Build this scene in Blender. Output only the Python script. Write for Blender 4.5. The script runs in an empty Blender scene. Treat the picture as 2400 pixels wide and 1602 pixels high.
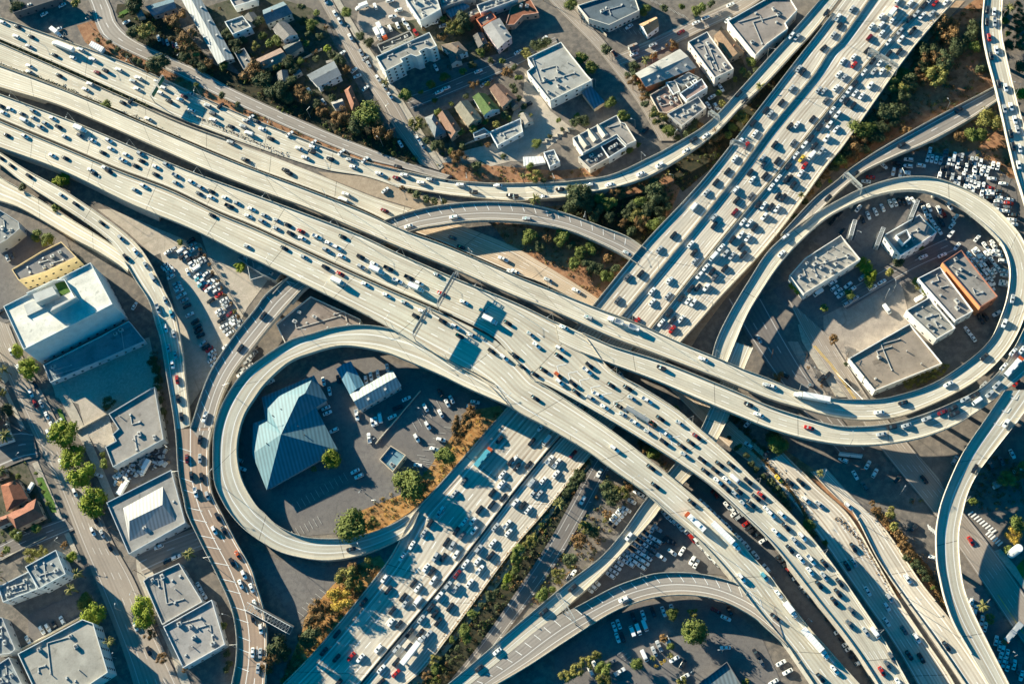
import bpy, bmesh, math, random, re
import numpy as np
from mathutils import Matrix, Vector
SC = bpy.context.scene
COL = SC.collection
R = math.radians
# ---------------- camera ----------------
FPX = 2900.0; TILT = R(22.4); ROLL = R(-16.0); H = 585.0
CAMROT = Matrix.Rotation(TILT, 3, 'X') @ Matrix.Rotation(ROLL, 3, 'Z')
cd = bpy.data.cameras.new('camera'); cam = bpy.data.objects.new('camera', cd); COL.objects.link(cam)
cd.sensor_width = 36; cd.lens = FPX / 2400 * 36; cd.clip_start = 5; cd.clip_end = 5000
cam.matrix_world = Matrix.Translation((0, 0, H)) @ CAMROT.to_4x4()
SC.camera = cam
def P(px, py, z=0.0):
    d = CAMROT @ Vector(((px - 1200) / FPX, -(py - 801) / FPX, -1))
    t = (z - H) / d.z
    return Vector((d.x * t, d.y * t, z))
def PX(v):
    l = CAMROT.transposed() @ (Vector(v) - Vector((0, 0, H)))
    return (1200 - FPX * l.x / l.z, 801 + FPX * l.y / l.z)
# ---------------- light ----------------
SUN_EL = R(15.2)
_a, _b = P(1200, 801), P(1300, 867)
_sd = (_b - _a).normalized()                      # direction shadows run on the ground
SHD = math.atan2(_sd.y, _sd.x)
sl = bpy.data.lights.new('sun', 'SUN'); so = bpy.data.objects.new('sun', sl); COL.objects.link(so)
sl.energy = 5.0; sl.angle = R(0.5); sl.color = (1.0, 0.90, 0.70)
ldir = Vector((math.cos(SHD) * math.cos(SUN_EL), math.sin(SHD) * math.cos(SUN_EL), -math.sin(SUN_EL)))
so.rotation_euler = ldir.to_track_quat('-Z', 'Y').to_euler(); so.location = (0, 0, 300)
W = bpy.data.worlds.new('World'); SC.world = W; W.use_nodes = True
nt = W.node_tree; nt.nodes.clear()
sky = nt.nodes.new('ShaderNodeTexSky'); sky.sky_type = 'NISHITA'; sky.sun_disc = False
sky.sun_elevation = SUN_EL; sky.sun_rotation = math.atan2(-ldir.x, -ldir.y)
tint = nt.nodes.new('ShaderNodeMix'); tint.data_type = 'RGBA'; tint.blend_type = 'MULTIPLY'; tint.inputs[0].default_value = 1
tint.inputs[7].default_value = (0.0, 0.57, 0.92, 1)
bg = nt.nodes.new('ShaderNodeBackground'); bg.inputs[1].default_value = 0.055
wo = nt.nodes.new('ShaderNodeOutputWorld')
nt.links.new(sky.outputs[0], tint.inputs[6]); nt.links.new(tint.outputs[2], bg.inputs[0]); nt.links.new(bg.outputs[0], wo.inputs[0])
SC.view_settings.view_transform = 'Standard'; SC.view_settings.look = 'None'
SC.view_settings.exposure = 1.66; SC.view_settings.gamma = 1
try: SC.cycles.max_bounces = 4; SC.cycles.diffuse_bounces = 2
except Exception: pass
random.seed(7)
# ---------------- helpers ----------------
def tag(o, label=None, cat=None, group=None, kind=None):
    if label: o['label'] = label
    if cat: o['category'] = cat
    if group: o['group'] = group
    if kind: o['kind'] = kind
    return o
def mesh(name, verts, faces, mats, mi=None, uv=None, smooth=False):
    me = bpy.data.meshes.new(name)
    me.from_pydata([tuple(v) for v in verts], [], faces)
    for m in (mats if isinstance(mats, (list, tuple)) else [mats]): me.materials.append(m)
    if mi: me.polygons.foreach_set('material_index', mi)
    if uv is not None:
        l = me.uv_layers.new(name='UVMap')
        li = np.zeros(len(me.loops), dtype=np.int32); me.loops.foreach_get('vertex_index', li)
        l.data.foreach_set('uv', np.array(uv, dtype=np.float32)[li].ravel())
    if smooth: me.polygons.foreach_set('use_smooth', [True] * len(me.polygons))
    me.update(); return me
def link(name, me, parent=None):
    o = bpy.data.objects.new(name, me); COL.objects.link(o)
    if parent: o.parent = parent
    return o
def empty(name, loc, rz=0, parent=None):
    o = bpy.data.objects.new(name, None); COL.objects.link(o); o.location = loc; o.rotation_euler = (0, 0, rz); o.empty_display_size = 1
    if parent: o.parent = parent
    return o
class MB:
    def __init__(s): s.v = []; s.f = []; s.m = []
    def add(s, vs, fs, m=0):
        n = len(s.v); s.v += [tuple(v) for v in vs]; s.f += [tuple(i + n for i in f) for f in fs]; s.m += [m] * len(fs); return s
    def box(s, x0, x1, y0, y1, z0, z1, m=0, rz=0, c=(0, 0)):
        vs = [(x, y, z) for z in (z0, z1) for (x, y) in ((x0, y0), (x1, y0), (x1, y1), (x0, y1))]
        if rz or c != (0, 0):
            k, q = math.cos(rz), math.sin(rz); vs = [(c[0] + x * k - y * q, c[1] + x * q + y * k, z) for x, y, z in vs]
        return s.add(vs, [(3, 2, 1, 0), (4, 5, 6, 7), (0, 1, 5, 4), (1, 2, 6, 5), (2, 3, 7, 6), (3, 0, 4, 7)], m)
    def bar(s, a, b, w=.1, h=None, m=0):
        a = Vector(a); b = Vector(b); d = (b - a).normalized(); h = h or w
        u = d.cross(Vector((0, 0, 1)))
        u = Vector((1, 0, 0)) if u.length < 1e-3 else u.normalized()
        n = u.cross(d)
        vs = [p + u * sx * w / 2 + n * sy * h / 2 for p in (a, b) for sx, sy in ((-1, -1), (1, -1), (1, 1), (-1, 1))]
        return s.add(vs, [(3, 2, 1, 0), (4, 5, 6, 7), (0, 1, 5, 4), (1, 2, 6, 5), (2, 3, 7, 6), (3, 0, 4, 7)], m)
    def tube(s, a, b, r0, r1=None, n=8, m=0):
        a = Vector(a); b = Vector(b); r1 = r0 if r1 is None else r1; d = (b - a).normalized()
        u = d.orthogonal().normalized(); w = d.cross(u)
        vs = [p + (u * math.cos(t) + w * math.sin(t)) * r for p, r in ((a, r0), (b, r1)) for t in [2 * math.pi * i / n for i in range(n)]]
        return s.add(vs, [(i, (i + 1) % n, n + (i + 1) % n, n + i) for i in range(n)] + [tuple(range(n))[::-1], tuple(range(n, 2 * n))], m)
    def me(s, name, mats, smooth=False): return mesh(name, s.v, s.f, mats, s.m, smooth=smooth)
    def build(s, name, mats, parent=None, smooth=False): return link(name, s.me(name, mats, smooth), parent)
def TL(t, x, y):
    c, r = int(t[0]), int(t[1]); s = 3.9 if r == 3 else 3.915
    return (600 * c + x / s, 400 * r + y / s)
def seq(pts, t=None):
    q = [tuple(float(k) for k in p.split(',')) for p in pts.split()]
    return [TL(t, *p) for p in q] if t else q
def inpoly(x, y, poly):
    c = False; n = len(poly); j = n - 1
    for i in range(n):
        xi, yi = poly[i][0], poly[i][1]; xj, yj = poly[j][0], poly[j][1]
        if (yi > y) != (yj > y) and x < (xj - xi) * (y - yi) / (yj - yi) + xi: c = not c
        j = i
    return c
ORD = 'first second third fourth fifth sixth seventh eighth ninth tenth eleventh twelfth thirteenth fourteenth fifteenth sixteenth seventeenth eighteenth nineteenth'.split()
TENS = {2: 'twenty', 3: 'thirty', 4: 'forty', 5: 'fifty', 6: 'sixty', 7: 'seventy', 8: 'eighty', 9: 'ninety'}
def ordw(n):
    if n < 20: return ORD[n - 1]
    t, u = divmod(n, 10)
    return (TENS[t][:-1] + 'ieth') if u == 0 else TENS[t] + '-' + ORD[u - 1]
# ---------------- materials ----------------
class NT:
    def __init__(s, name, rough=.8, spec=.3, metal=0):
        s.m = bpy.data.materials.new(name); s.m.use_nodes = True; s.t = s.m.node_tree
        s.b = s.t.nodes['Principled BSDF']; s.b.inputs['Roughness'].default_value = rough
        s.b.inputs['Specular IOR Level'].default_value = spec; s.b.inputs['Metallic'].default_value = metal
    def n(s, t): return s.t.nodes.new(t)
    def put(s, sock, v):
        if hasattr(v, 'is_linked') or isinstance(v, bpy.types.NodeSocket): s.t.links.new(v, sock)
        elif isinstance(v, tuple) and len(v) == 3 and sock.type == 'RGBA': sock.default_value = v + (1,)
        else: sock.default_value = v
    def math(s, op, a, b=None, c=None):
        n = s.n('ShaderNodeMath'); n.operation = op
        for i, v in enumerate((a, b, c)):
            if v is not None: s.put(n.inputs[i], v)
        return n.outputs[0]
    def mix(s, f, a, b, mode='MIX'):
        n = s.n('ShaderNodeMix'); n.data_type = 'RGBA'; n.blend_type = mode
        s.put(n.inputs[0], f); s.put(n.inputs[6], a); s.put(n.inputs[7], b); return n.outputs[2]
    def noise(s, vec=None, scale=1, det=3, rough=.55):
        n = s.n('ShaderNodeTexNoise'); n.inputs['Scale'].default_value = scale; n.inputs['Detail'].default_value = det; n.inputs['Roughness'].default_value = rough
        if vec is not None: s.put(n.inputs['Vector'], vec)
        return n.outputs['Fac']
    def comb(s, x, y, z=0.0):
        n = s.n('ShaderNodeCombineXYZ'); s.put(n.inputs[0], x); s.put(n.inputs[1], y); s.put(n.inputs[2], z); return n.outputs[0]
    def rng(s, v, a, b, c=0., d=1.):
        n = s.n('ShaderNodeMapRange'); s.put(n.inputs[0], v)
        for i, k in enumerate((a, b, c, d)): n.inputs[i + 1].default_value = k
        return n.outputs[0]
    def pos(s): return s.n('ShaderNodeNewGeometry').outputs['Position']
    def col(s, v): s.put(s.b.inputs['Base Color'], v); return s.m
def plain(name, c, rough=.7, spec=.3, metal=0, var=.18, scale=.6, fine=6):
    k = NT(name, rough, spec, metal); p = k.pos()
    a = k.rng(k.noise(p, scale, 4), .3, .7, 1 - var, 1 + var); b = k.rng(k.noise(p, fine, 2), .3, .7, 1 - var * .5, 1 + var * .5)
    f = k.math('MULTIPLY', a, b)
    return k.col(k.mix(1.0, c, k.comb(f, f, f), 'MULTIPLY'))
def patchy(name, c1, c2, c3, s1=.05, s2=.5, rough=.95, cracks=0):
    k = NT(name, rough, .15); p = k.pos()
    a = k.rng(k.noise(p, s1, 5, .6), .38, .62); b = k.rng(k.noise(p, s2, 5, .65), .42, .66)
    c = k.mix(b, k.mix(a, c1, c2), c3)
    f = k.rng(k.noise(p, 3.0, 3), .3, .7, .85, 1.15)
    c = k.mix(1.0, c, k.comb(f, f, f), 'MULTIPLY')
    if cracks:
        v = k.n('ShaderNodeTexVoronoi'); v.feature = 'DISTANCE_TO_EDGE'; v.inputs['Scale'].default_value = cracks; k.put(v.inputs['Vector'], p)
        c = k.mix(k.math('MULTIPLY', k.math('LESS_THAN', v.outputs['Distance'], .008), .18), c, (.05, .045, .04))
    return k.col(c)
def roadmat(name, base, streak, nl, dash=.9, strength=.75, line=(.85, .83, .78), slab=0., joint=42., yellow=False):
    k = NT(name, .85, .25)
    u_ = k.n('ShaderNodeUVMap'); sp = k.n('ShaderNodeSeparateXYZ'); k.t.links.new(u_.outputs[0], sp.inputs[0])
    u, l = sp.outputs[0], sp.outputs[1]
    s1 = k.rng(k.noise(k.comb(k.math('MULTIPLY', u, .009), k.math('MULTIPLY', l, 2.2)), 1, 4, .6), .38, .62)
    s2 = k.rng(k.noise(k.comb(k.math('MULTIPLY', u, .05), k.math('MULTIPLY', l, 7.)), 1, 3), .35, .7)
    wave = k.rng(k.math('COSINE', k.math('MULTIPLY', l, 4 * math.pi)), -1, 1, 1, .15)
    f = k.math('MULTIPLY', k.math('MULTIPLY', wave, k.math('ADD', k.math('MULTIPLY', s1, .75), k.math('MULTIPLY', s2, .45))), strength)
    c = k.mix(f, base, streak)
    pt = k.rng(k.noise(k.pos(), .03, 4), .3, .7, .86, 1.1)
    fn = k.rng(k.noise(k.pos(), 1.4, 4, .7), .3, .7, .92, 1.07)
    wn = k.n('ShaderNodeTexWhiteNoise'); wn.noise_dimensions = '2D'
    k.put(wn.inputs['Vector'], k.comb(k.math('FLOOR', k.math('DIVIDE', u, 14.)), k.math('FLOOR', l)))
    pn = k.rng(wn.outputs['Value'], 0, 1, 1 - slab, 1 + slab)
    q = k.math('MULTIPLY', k.math('MULTIPLY', pt, fn), pn)
    c = k.mix(1.0, c, k.comb(q, q, q), 'MULTIPLY')
    big = k.rng(k.noise(k.comb(k.math('MULTIPLY', u, .02), k.math('MULTIPLY', l, .9), 7.), 1, 3), .5, .62, 0, .22)
    c = k.mix(big, c, (.17, .13, .10))
    # oil spots
    sp2 = k.rng(k.noise(k.comb(k.math('MULTIPLY', u, .35), k.math('MULTIPLY', l, 4.)), 1, 2), .72, .78, 0, .45)
    c = k.mix(sp2, c, (.06, .05, .045))
    if joint: c = k.mix(k.math('MULTIPLY', k.math('LESS_THAN', k.math('FRACT', k.math('DIVIDE', u, joint)), .35 / joint), .7), c, (.06, .055, .05))
    d = k.math('ABSOLUTE', k.math('SUBTRACT', k.math('FRACT', k.math('ADD', l, .5)), .5))
    ln = k.math('LESS_THAN', d, .045)
    ins = k.math('MULTIPLY', k.math('GREATER_THAN', l, -.3), k.math('LESS_THAN', l, nl + .3))
    da = k.math('LESS_THAN', k.math('FRACT', k.math('DIVIDE', u, 14.6)), .27)
    so_ = k.math('MAXIMUM', k.math('LESS_THAN', l, .4), k.math('GREATER_THAN', l, nl - .4))
    mk = k.math('MULTIPLY', k.math('MULTIPLY', ln, ins), k.math('MAXIMUM', da, so_))
    c = k.mix(k.math('MULTIPLY', mk, dash), c, line)
    return k.col(c)
M = {}
CONC = (.60, .56, .45); TAN = (.40, .29, .185)
M['ground'] = patchy('ground_asphalt', (.17, .15, .13), (.12, .11, .10), (.24, .205, .17), .03, .3, cracks=.12)  # tone lowered so the colour carries the shade lying between houses
M['lot'] = patchy('lot_asphalt', (.165, .15, .14), (.20, .185, .17), (.14, .13, .125), .04, .4, cracks=.1)
M['street'] = patchy('street_asphalt', (.34, .285, .235), (.28, .24, .205), (.4, .34, .28), .03, .25, cracks=.06)
M['walk'] = patchy('walk_concrete', (.42, .37, .3), (.36, .32, .26), (.48, .43, .35), .08, .7)
M['slab'] = patchy('slab_concrete', (.44, .385, .31), (.38, .33, .265), (.5, .43, .35), .03, .3, cracks=.08)
M['dirt'] = patchy('dirt', (.30, .15, .08), (.22, .11, .06), (.40, .22, .12), .05, .35)
M['drygrass'] = patchy('dry_grass', (.42, .20, .06), (.30, .15, .06), (.5, .3, .12), .06, .5)
M['grass'] = patchy('dark_grass', (.035, .04, .025), (.025, .03, .02), (.07, .055, .03), .06, .5)
M['lawn'] = patchy('lawn', (.08, .16, .03), (.06, .12, .03), (.11, .2, .04), .1, .8)
M['gore'] = patchy('gore_paving', (.36, .28, .2), (.3, .235, .17), (.42, .33, .24), .06, .4)
M['verge'] = patchy('verge_dirt', (.42, .30, .2), (.34, .23, .15), (.48, .36, .25), .06, .5)
M['yard'] = patchy('shade_toned_earth', (.09, .085, .06), (.14, .12, .09), (.05, .06, .035), .08, .35)  # yard earth kept dark, with the shade around the houses in its colour
M['parapet'] = patchy('parapet_concrete', (.62, .57, .46), (.50, .45, .36), (.36, .32, .26), .06, .9)
M['pier'] = plain('pier_concrete', (.5, .46, .38), .85, .2)
M['soffit'] = plain('soffit_concrete', (.45, .42, .36), .9, .2)
M['stall'] = plain('worn_paint', (.42, .41, .38), .8, .2, var=.2)
M['mark'] = plain('road_paint', (.8, .78, .72), .7, .2, var=.15)
M['ymark'] = plain('yellow_paint', (.7, .45, .08), .7, .2, var=.15)
M['metal'] = plain('galvanised_metal', (.42, .42, .4), .45, .5, .5, var=.1)
M['dmetal'] = plain('dark_metal', (.07, .07, .07), .5, .5, .3, var=.1)
M['wood'] = plain('pole_wood', (.12, .08, .05), .9, .1)
M['glass'] = plain('window_glass', (.02, .035, .045), .12, .8, var=.1)
M['hvac'] = plain('hvac_metal', (.55, .54, .5), .5, .4, .2, var=.15, scale=1.5)
M['dark'] = plain('dark_rubber', (.02, .02, .02), .8, .2)
M['signback'] = plain('sign_back', (.5, .52, .5), .5, .4, .3, var=.1)
M['white'] = plain('white_paint', (.8, .79, .75), .5, .4, var=.06)
M['signgreen'] = plain('sign_green', (.02, .16, .09), .5, .4, var=.08)
RM = {}
def rmat(kind, nl):
    key = (kind, nl)
    if key not in RM:
        if kind == 'conc': RM[key] = roadmat('road_concrete', CONC, (.42, .33, .23), nl, .9, .8, slab=.05)
        if kind == 'pink': RM[key] = roadmat('road_worn_concrete', (.66, .60, .49), (.30, .215, .15), nl, .9, .9, slab=.07, joint=60.)
        if kind == 'tan': RM[key] = roadmat('road_tan_concrete', (.62, .49, .35), (.36, .25, .16), nl, .8, .95, slab=.05)
        if kind == 'brown': RM[key] = roadmat('road_brown', (.36, .26, .19), (.24, .17, .13), nl, .9, .8, slab=.03)
        if kind == 'grey': RM[key] = roadmat('road_grey', (.34, .30, .255), (.22, .19, .165), nl, .7, .8, slab=.03, joint=0)
        if kind == 'street': RM[key] = roadmat('road_street', (.36, .305, .25), (.25, .21, .175), nl, .38, .9, joint=0)
        if kind == 'dark': RM[key] = roadmat('road_dark_asphalt', (.2, .18, .165), (.14, .125, .115), nl, .45, .8, joint=0)  # street asphalt darkened, the shade over these roads painted into it
    return RM[key]
# ---------------- roads and viaducts ----------------
def cat_rom(pts, n):
    p = np.array(pts, float)
    q = np.vstack([2 * p[0] - p[1], p, 2 * p[-1] - p[-2]])
    out = []
    for i in range(1, len(q) - 2):
        for t in np.linspace(0, 1, 12, endpoint=False):
            p0, p1, p2, p3 = q[i - 1:i + 3]
            out.append(.5 * (2 * p1 + (p2 - p0) * t + (2 * p0 - 5 * p1 + 4 * p2 - p3) * t * t + (3 * p1 - p0 - 3 * p2 + p3) * t ** 3))
    out.append(p[-1]); out = np.array(out)
    d = np.r_[0, np.cumsum(np.hypot(*np.diff(out, axis=0).T))]; s = np.linspace(0, d[-1], n)
    return np.c_[np.interp(s, d, out[:, 0]), np.interp(s, d, out[:, 1])], d[-1]
STRIPS = {}; LAYER = [0.27]
def strip(key, left, right, zk, mat, nl, sh=(.6, .6), par=(1, 1), label=None, cat='viaduct', name='viaduct', fz=5., ph=1.05, dir_=1, desc='', group='elevated freeway carriageways and ramps', piers=True):
    L, R_ = seq(left), seq(right)
    _, ln = cat_rom(L, 10); n = max(8, int(ln / 14))
    L, _ = cat_rom(L, n); R_, _ = cat_rom(R_, n)
    fr = np.linspace(0, 1, n); zs = np.interp(fr, [k[0] for k in zk], [k[1] for k in zk])
    ground = max(k[1] for k in zk) < .5
    if ground: LAYER[0] += .012; zs = zs + LAYER[0]
    else: zs = zs + LAYER[0] * .5; LAYER[0] += .004
    A = [P(*L[i], zs[i]) for i in range(n)]; B = [P(*R_[i], zs[i]) for i in range(n)]
    c = [(a + b) / 2 for a, b in zip(A, B)]
    u = np.r_[0, np.cumsum([(c[i + 1] - c[i]).length for i in range(n - 1)])]
    tot = nl + sh[0] + sh[1]
    S = dict(L=L, R=R_, z=zs, A=A, B=B, c=c, u=u, n=n, dir=dir_, nl=nl, sh=sh, desc=desc, ground=ground, key=key); STRIPS[key] = S
    def N(i):
        d = (B[i] - A[i]); d.z = 0; return d.normalized()
    m = rmat(mat, nl)
    K = 5
    v = []; uv = []; f = []
    for i in range(n):
        for j in range(K): t = j / (K - 1); v.append(A[i].lerp(B[i], t)); uv.append((u[i], t * tot - sh[0]))
    for i in range(n - 1):
        for j in range(K - 1): f.append((i * K + j, i * K + j + 1, (i + 1) * K + j + 1, (i + 1) * K + j)[::-1])
    top = mesh('road_surface', v, f, m, uv=uv)
    if top.polygons[0].normal.z < 0: top.flip_normals()
    if ground and not any(par):
        tag(link(name, top), kind='structure'); return S
    if ground: root = link(name, top); tag(root, kind='structure')
    else:
        root = empty(name, c[n // 2] * 1.0); root.location = (c[n // 2].x, c[n // 2].y, 0)
        tag(root, label, cat, group)
        inv = Matrix.Translation(-root.location)
        def put(nm, me): me.transform(inv); return link(nm, me, root)
        put('road_surface', top)
        mb = MB()
        for i in range(n):
            a, b = A[i] - N(i) * .1, B[i] + N(i) * .1; bz = -.1 if zs[i] < fz else zs[i] - 1.7
            for q in ((a.x, a.y, zs[i] - .03), (b.x, b.y, zs[i] - .03), (b.x, b.y, bz), (a.x, a.y, bz)): mb.v.append(q)
        for i in range(n - 1):
            o, e = i * 4, i * 4 + 4
            for x, y in ((0, 1), (1, 2), (2, 3), (3, 0)): mb.f.append((o + x, o + y, e + y, e + x)); mb.m.append(0)
        mb.f += [(0, 1, 2, 3), tuple((n - 1) * 4 + k for k in (3, 2, 1, 0))]; mb.m += [0, 0]
        put('deck', mb.me('deck', [M['soffit']]))
        if piers:
            step = 7
            for i in range(3, n - 3, step):
                if zs[i] < max(fz, 4.5): continue
                # keep piers off the lower carriageways
                lo = [s for s in STRIPS.values() if s is not S and hit(s, *PX((c[i].x, c[i].y, 0.)), True) is not None and hit(s, *PX((c[i].x, c[i].y, 0.)), True) < zs[i] - 2]
                w = (B[i] - A[i]).length
                if lo: continue
                pm = MB(); p = c[i]; rz = math.atan2(N(i).y, N(i).x)
                pm.tube((p.x, p.y, -.1), (p.x, p.y, zs[i] - 2.9), 1.0, 1.15, 10)
                pm.box(-w * .36, w * .36, -.9, .9, zs[i] - 2.9, zs[i] - 1.72, 0, rz, (p.x, p.y))
                put('pier', pm.me('pier', [M['pier']]))
    for side, on in enumerate(par):
        if not on: continue
        mb = MB(); E = A if side == 0 else B; sg = -1 if side == 0 else 1
        rngs = [(0, 1)] if on == 1 or on is True else on
        for (f0, f1) in rngs:
            i0, i1 = int(f0 * (n - 1)), int(f1 * (n - 1)); k0 = len(mb.v)
            for i in range(i0, i1 + 1):
                o = N(i) * sg; z = zs[i]
                for dx, dz in ((.12, -.05), (-.38, -.05), (-.22, ph * .4), (-.14, ph), (.12, ph)): mb.v.append(tuple(E[i] + o * dx + Vector((0, 0, dz))))
            for i in range(i1 - i0):
                a = k0 + i * 5; e = a + 5
                for x in range(5): y = (x + 1) % 5; mb.f.append((a + x, a + y, e + y, e + x)); mb.m.append(0)
            mb.f += [tuple(range(k0, k0 + 5)), tuple(range(len(mb.v) - 5, len(mb.v)))[::-1]]; mb.m += [0, 0]
        me = mb.me('parapet', [M['parapet']])
        if ground: link('parapet', me, root)
        else: put('parapet', me)
    return S
def hit(s, x, y, zonly=False):
    L, R_ = s['L'], s['R']
    mn = np.minimum(L, R_); mx = np.maximum(L, R_)
    for i in range(s['n'] - 1):
        if min(mn[i, 0], mn[i + 1, 0]) - 1 <= x <= max(mx[i, 0], mx[i + 1, 0]) + 1 and min(mn[i, 1], mn[i + 1, 1]) - 1 <= y <= max(mx[i, 1], mx[i + 1, 1]) + 1:
            if inpoly(x, y, [L[i], R_[i], R_[i + 1], L[i + 1]]):
                if zonly: return s['z'][i]
                return i
    return None
def surf(x, y):
    best = None
    for s in STRIPS.values():
        i = hit(s, x, y)
        if i is not None and (best is None or s['z'][i] > best[0]['z'][best[1]]): best = (s, i)
    return best
def zat(x, y):
    b = surf(x, y)
    if b is None: return 0.27
    s, i = b; A, B = s['A'], s['B']
    return float(s['z'][i])
# ground sheet
g = MB(); g.add([(-1500, -1200, 0), (1500, -1200, 0), (1500, 1800, 0), (-1500, 1800, 0)], [(0, 1, 2, 3)])
tag(g.build('ground', [M['ground']]), kind='structure')
GL = [0.02]
def patch(name, pts, mat, t=None, z=None, kind='structure', h=0):
    pts = seq(pts, t) if isinstance(pts, str) else pts
    GL[0] += .003; z = GL[0] + h if z is None else z
    v = [P(x, y, z) for x, y in pts]
    a = sum(v[i].x * v[(i + 1) % len(v)].y - v[(i + 1) % len(v)].x * v[i].y for i in range(len(v)))
    if a < 0: v = v[::-1]
    n = len(v)
    if h: me = mesh(name, v + [Vector((p.x, p.y, -.05)) for p in v], [tuple(range(n))] + [((i + 1) % n, i, n + i, n + (i + 1) % n) for i in range(n)], M[mat])
    else: me = mesh(name, v, [tuple(range(n))], M[mat])
    o = link(name, me); o['kind'] = kind; return o
GRP = 'elevated freeway carriageways and ramps'
# -- ground level carriageways first
strip('R0', '240,-30 262,20 276,56 320,95 409,138 470,165 540,205 650,256 760,305 860,345 960,383 1060,412', '195,-30 215,20 224,56 250,95 345,143 409,174 511,225 600,266 700,310 850,370 930,391 1040,420', [(0, .1), (1, .1)], 'grey', 2, (.4, .4), (0, 0), name='road', dir_=-1, desc='frontage road above the freeway')
strip('C1', '-60,18 0,42 255,133 378,184 511,245 600,283 740,338 850,378 940,401', '-60,68 0,93 150,158 300,225 430,282 600,345 750,394 855,413 932,438', [(0, .15), (1, .15)], 'conc', 4, (.6, .5), (1, [(0, .62)]), name='road', dir_=-1, desc='uppermost freeway carriageway', ph=1.0)
strip('C2', '-60,76 0,101 150,167 300,234 430,291 600,352 743,408 876,462 983,495 1080,528 1200,576 1272,617 1404,701 1500,780 1600,880', '-60,130 0,152 230,240 332,284 511,360 600,396 728,443 845,489 940,533 1044,571 1200,638 1280,668 1400,735 1480,810 1580,920', [(0, .1), (1, .1)], 'conc', 4, (.9, .6), ([(0, .35)], 1), name='road', dir_=-1, desc='second freeway carriageway from the top')
strip('C2b', '965,488 1080,528 1200,576 1272,617 1404,701 1500,780 1600,880 1700,975 1800,1066', '910,521 940,533 1044,571 1200,638 1280,668 1400,735 1480,810 1580,920 1690,1030 1780,1100', [(0, .12), (1, .12)], 'tan', 4, (1.3, .3), (0, 0), name='road', dir_=-1, desc='tan road below the curved connector')
strip('G1', '1780,1085 1860,1180 1900,1230 1950,1300 2020,1400 2090,1500 2150,1602 2165,1630', '1835,1062 1915,1140 1990,1210 2050,1310 2103,1402 2160,1488 2210,1560 2236,1602 2250,1630', [(0, .1), (1, .1)], 'pink', 4, (.3, .5), (0, 1), name='road', desc='ground level freeway at lower right')
strip('G2', '1900,1105 1960,1165 2003,1205 2056,1308 2113,1392 2185,1490 2262,1602 2280,1630', '1935,1095 1990,1155 2040,1205 2056,1218 2100,1277 2159,1367 2225,1448 2285,1530 2330,1602 2345,1630', [(0, .2), (.45, .6), (.7, 3), (1, 4.5)], 'pink', 2, (.5, .9), (1, [(0.3, .62)]), label='low concrete carriageway rising beside the ramp at the lower right corner', fz=6, desc='rising carriageway at lower right')
strip('SL', '1290,840 1230,905 1182,963 1034,1132 970,1205 903,1323 754,1508 664,1602 640,1630', '1370,955 1284,1053 1200,1156 1165,1202 1090,1300 1008,1403 844,1600 820,1630', [(0, .1), (1, .1)], 'pink', 5, (1.3, .2), (1, 1), name='road', dir_=1, desc='left half of the southern freeway')
strip('SR', '1374,958 1288,1056 1204,1159 1169,1205 1094,1303 1012,1406 848,1603 824,1633', '1470,965 1381,1071 1277,1200 1200,1290 1087,1444 1000,1559 954,1602 930,1630', [(0, .1), (1, .1)], 'pink', 5, (.6, .5), (0, 1), name='road', dir_=-1, desc='right half of the southern freeway')
strip('S2', '1420,1040 1389,1082 1330,1190 1290,1262 1220,1370 1130,1500 1050,1600', '1465,1060 1430,1098 1385,1180 1365,1215 1310,1310 1240,1410 1150,1530 1100,1610', [(0, .1), (1, .1)], 'dark', 2, (.6, .6), (0, 0), name='road', dir_=1, desc='dark side road beside the southern freeway')
# streets
strip('B1', '-40,740 -20,800 20,890 70,1000 130,1130 190,1280 240,1400 290,1530 315,1610', '20,760 50,830 105,930 160,1040 215,1150 260,1260 315,1360 365,1480 425,1605', [(0, .1), (1, .1)], 'street', 4, (.7, .7), (0, 0), name='road', desc='boulevard at left', dir_=1)
strip('X1', '-20,1020 40,1005 75,1010', '-20,1110 50,1080 90,1070', [(0, .1), (1, .1)], 'dark', 2, (.4, .4), (0, 0), name='road', desc='side street at left')
strip('X2', '-20,1285 60,1245 150,1212', '-20,1320 60,1290 175,1240', [(0, .1), (1, .1)], 'dark', 2, (.4, .4), (0, 0), name='road', desc='side street near the white apartments')
strip('X3', '318,1290 380,1265 460,1235', '335,1345 400,1315 490,1280', [(0, .1), (1, .1)], 'street', 2, (.5, .5), (0, 0), name='road', desc='short cross street at left', dir_=-1)
strip('U1', '735,-20 770,40 830,153 890,243 920,294 985,385', '768,-20 800,40 866,153 930,240 968,306 1030,400', [(0, .1), (1, .1)], 'street', 2, (.9, .9), (0, 0), name='road', desc='street with parked cars at top')
strip('U2', '1262,-30 1300,15 1385,100 1450,180 1500,250 1545,330', '1305,-30 1345,20 1420,100 1480,180 1530,250 1580,330', [(0, .1), (1, .1)], 'street', 3, (.6, .6), (0, 0), name='road', desc='wide street beside the large white building')
strip('X4', '945,225 1010,205 1100,168 1200,130 1300,85', '965,258 1030,232 1120,195 1210,155 1310,108', [(0, .1), (1, .1)], 'dark', 2, (.4, .4), (0, 0), name='road', desc='cross street at top middle')
strip('X5', '1440,130 1530,95 1620,50 1720,5 1760,-20', '1455,155 1550,118 1640,75 1735,30 1790,-5', [(0, .1), (1, .1)], 'street', 2, (.5, .5), (0, 0), name='road', desc='cross street at top right')
strip('E1', '1845,700 1897,800 1985,930 2060,1045 2190,1205 2300,1360 2380,1480 2440,1560', '1945,790 2030,925 2060,960 2130,1040 2230,1165 2330,1290 2400,1390 2460,1480', [(0, .1), (1, .1)], 'street', 5, (.3, .3), (0, 0), name='road', desc='avenue below the viaducts at right')
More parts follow.
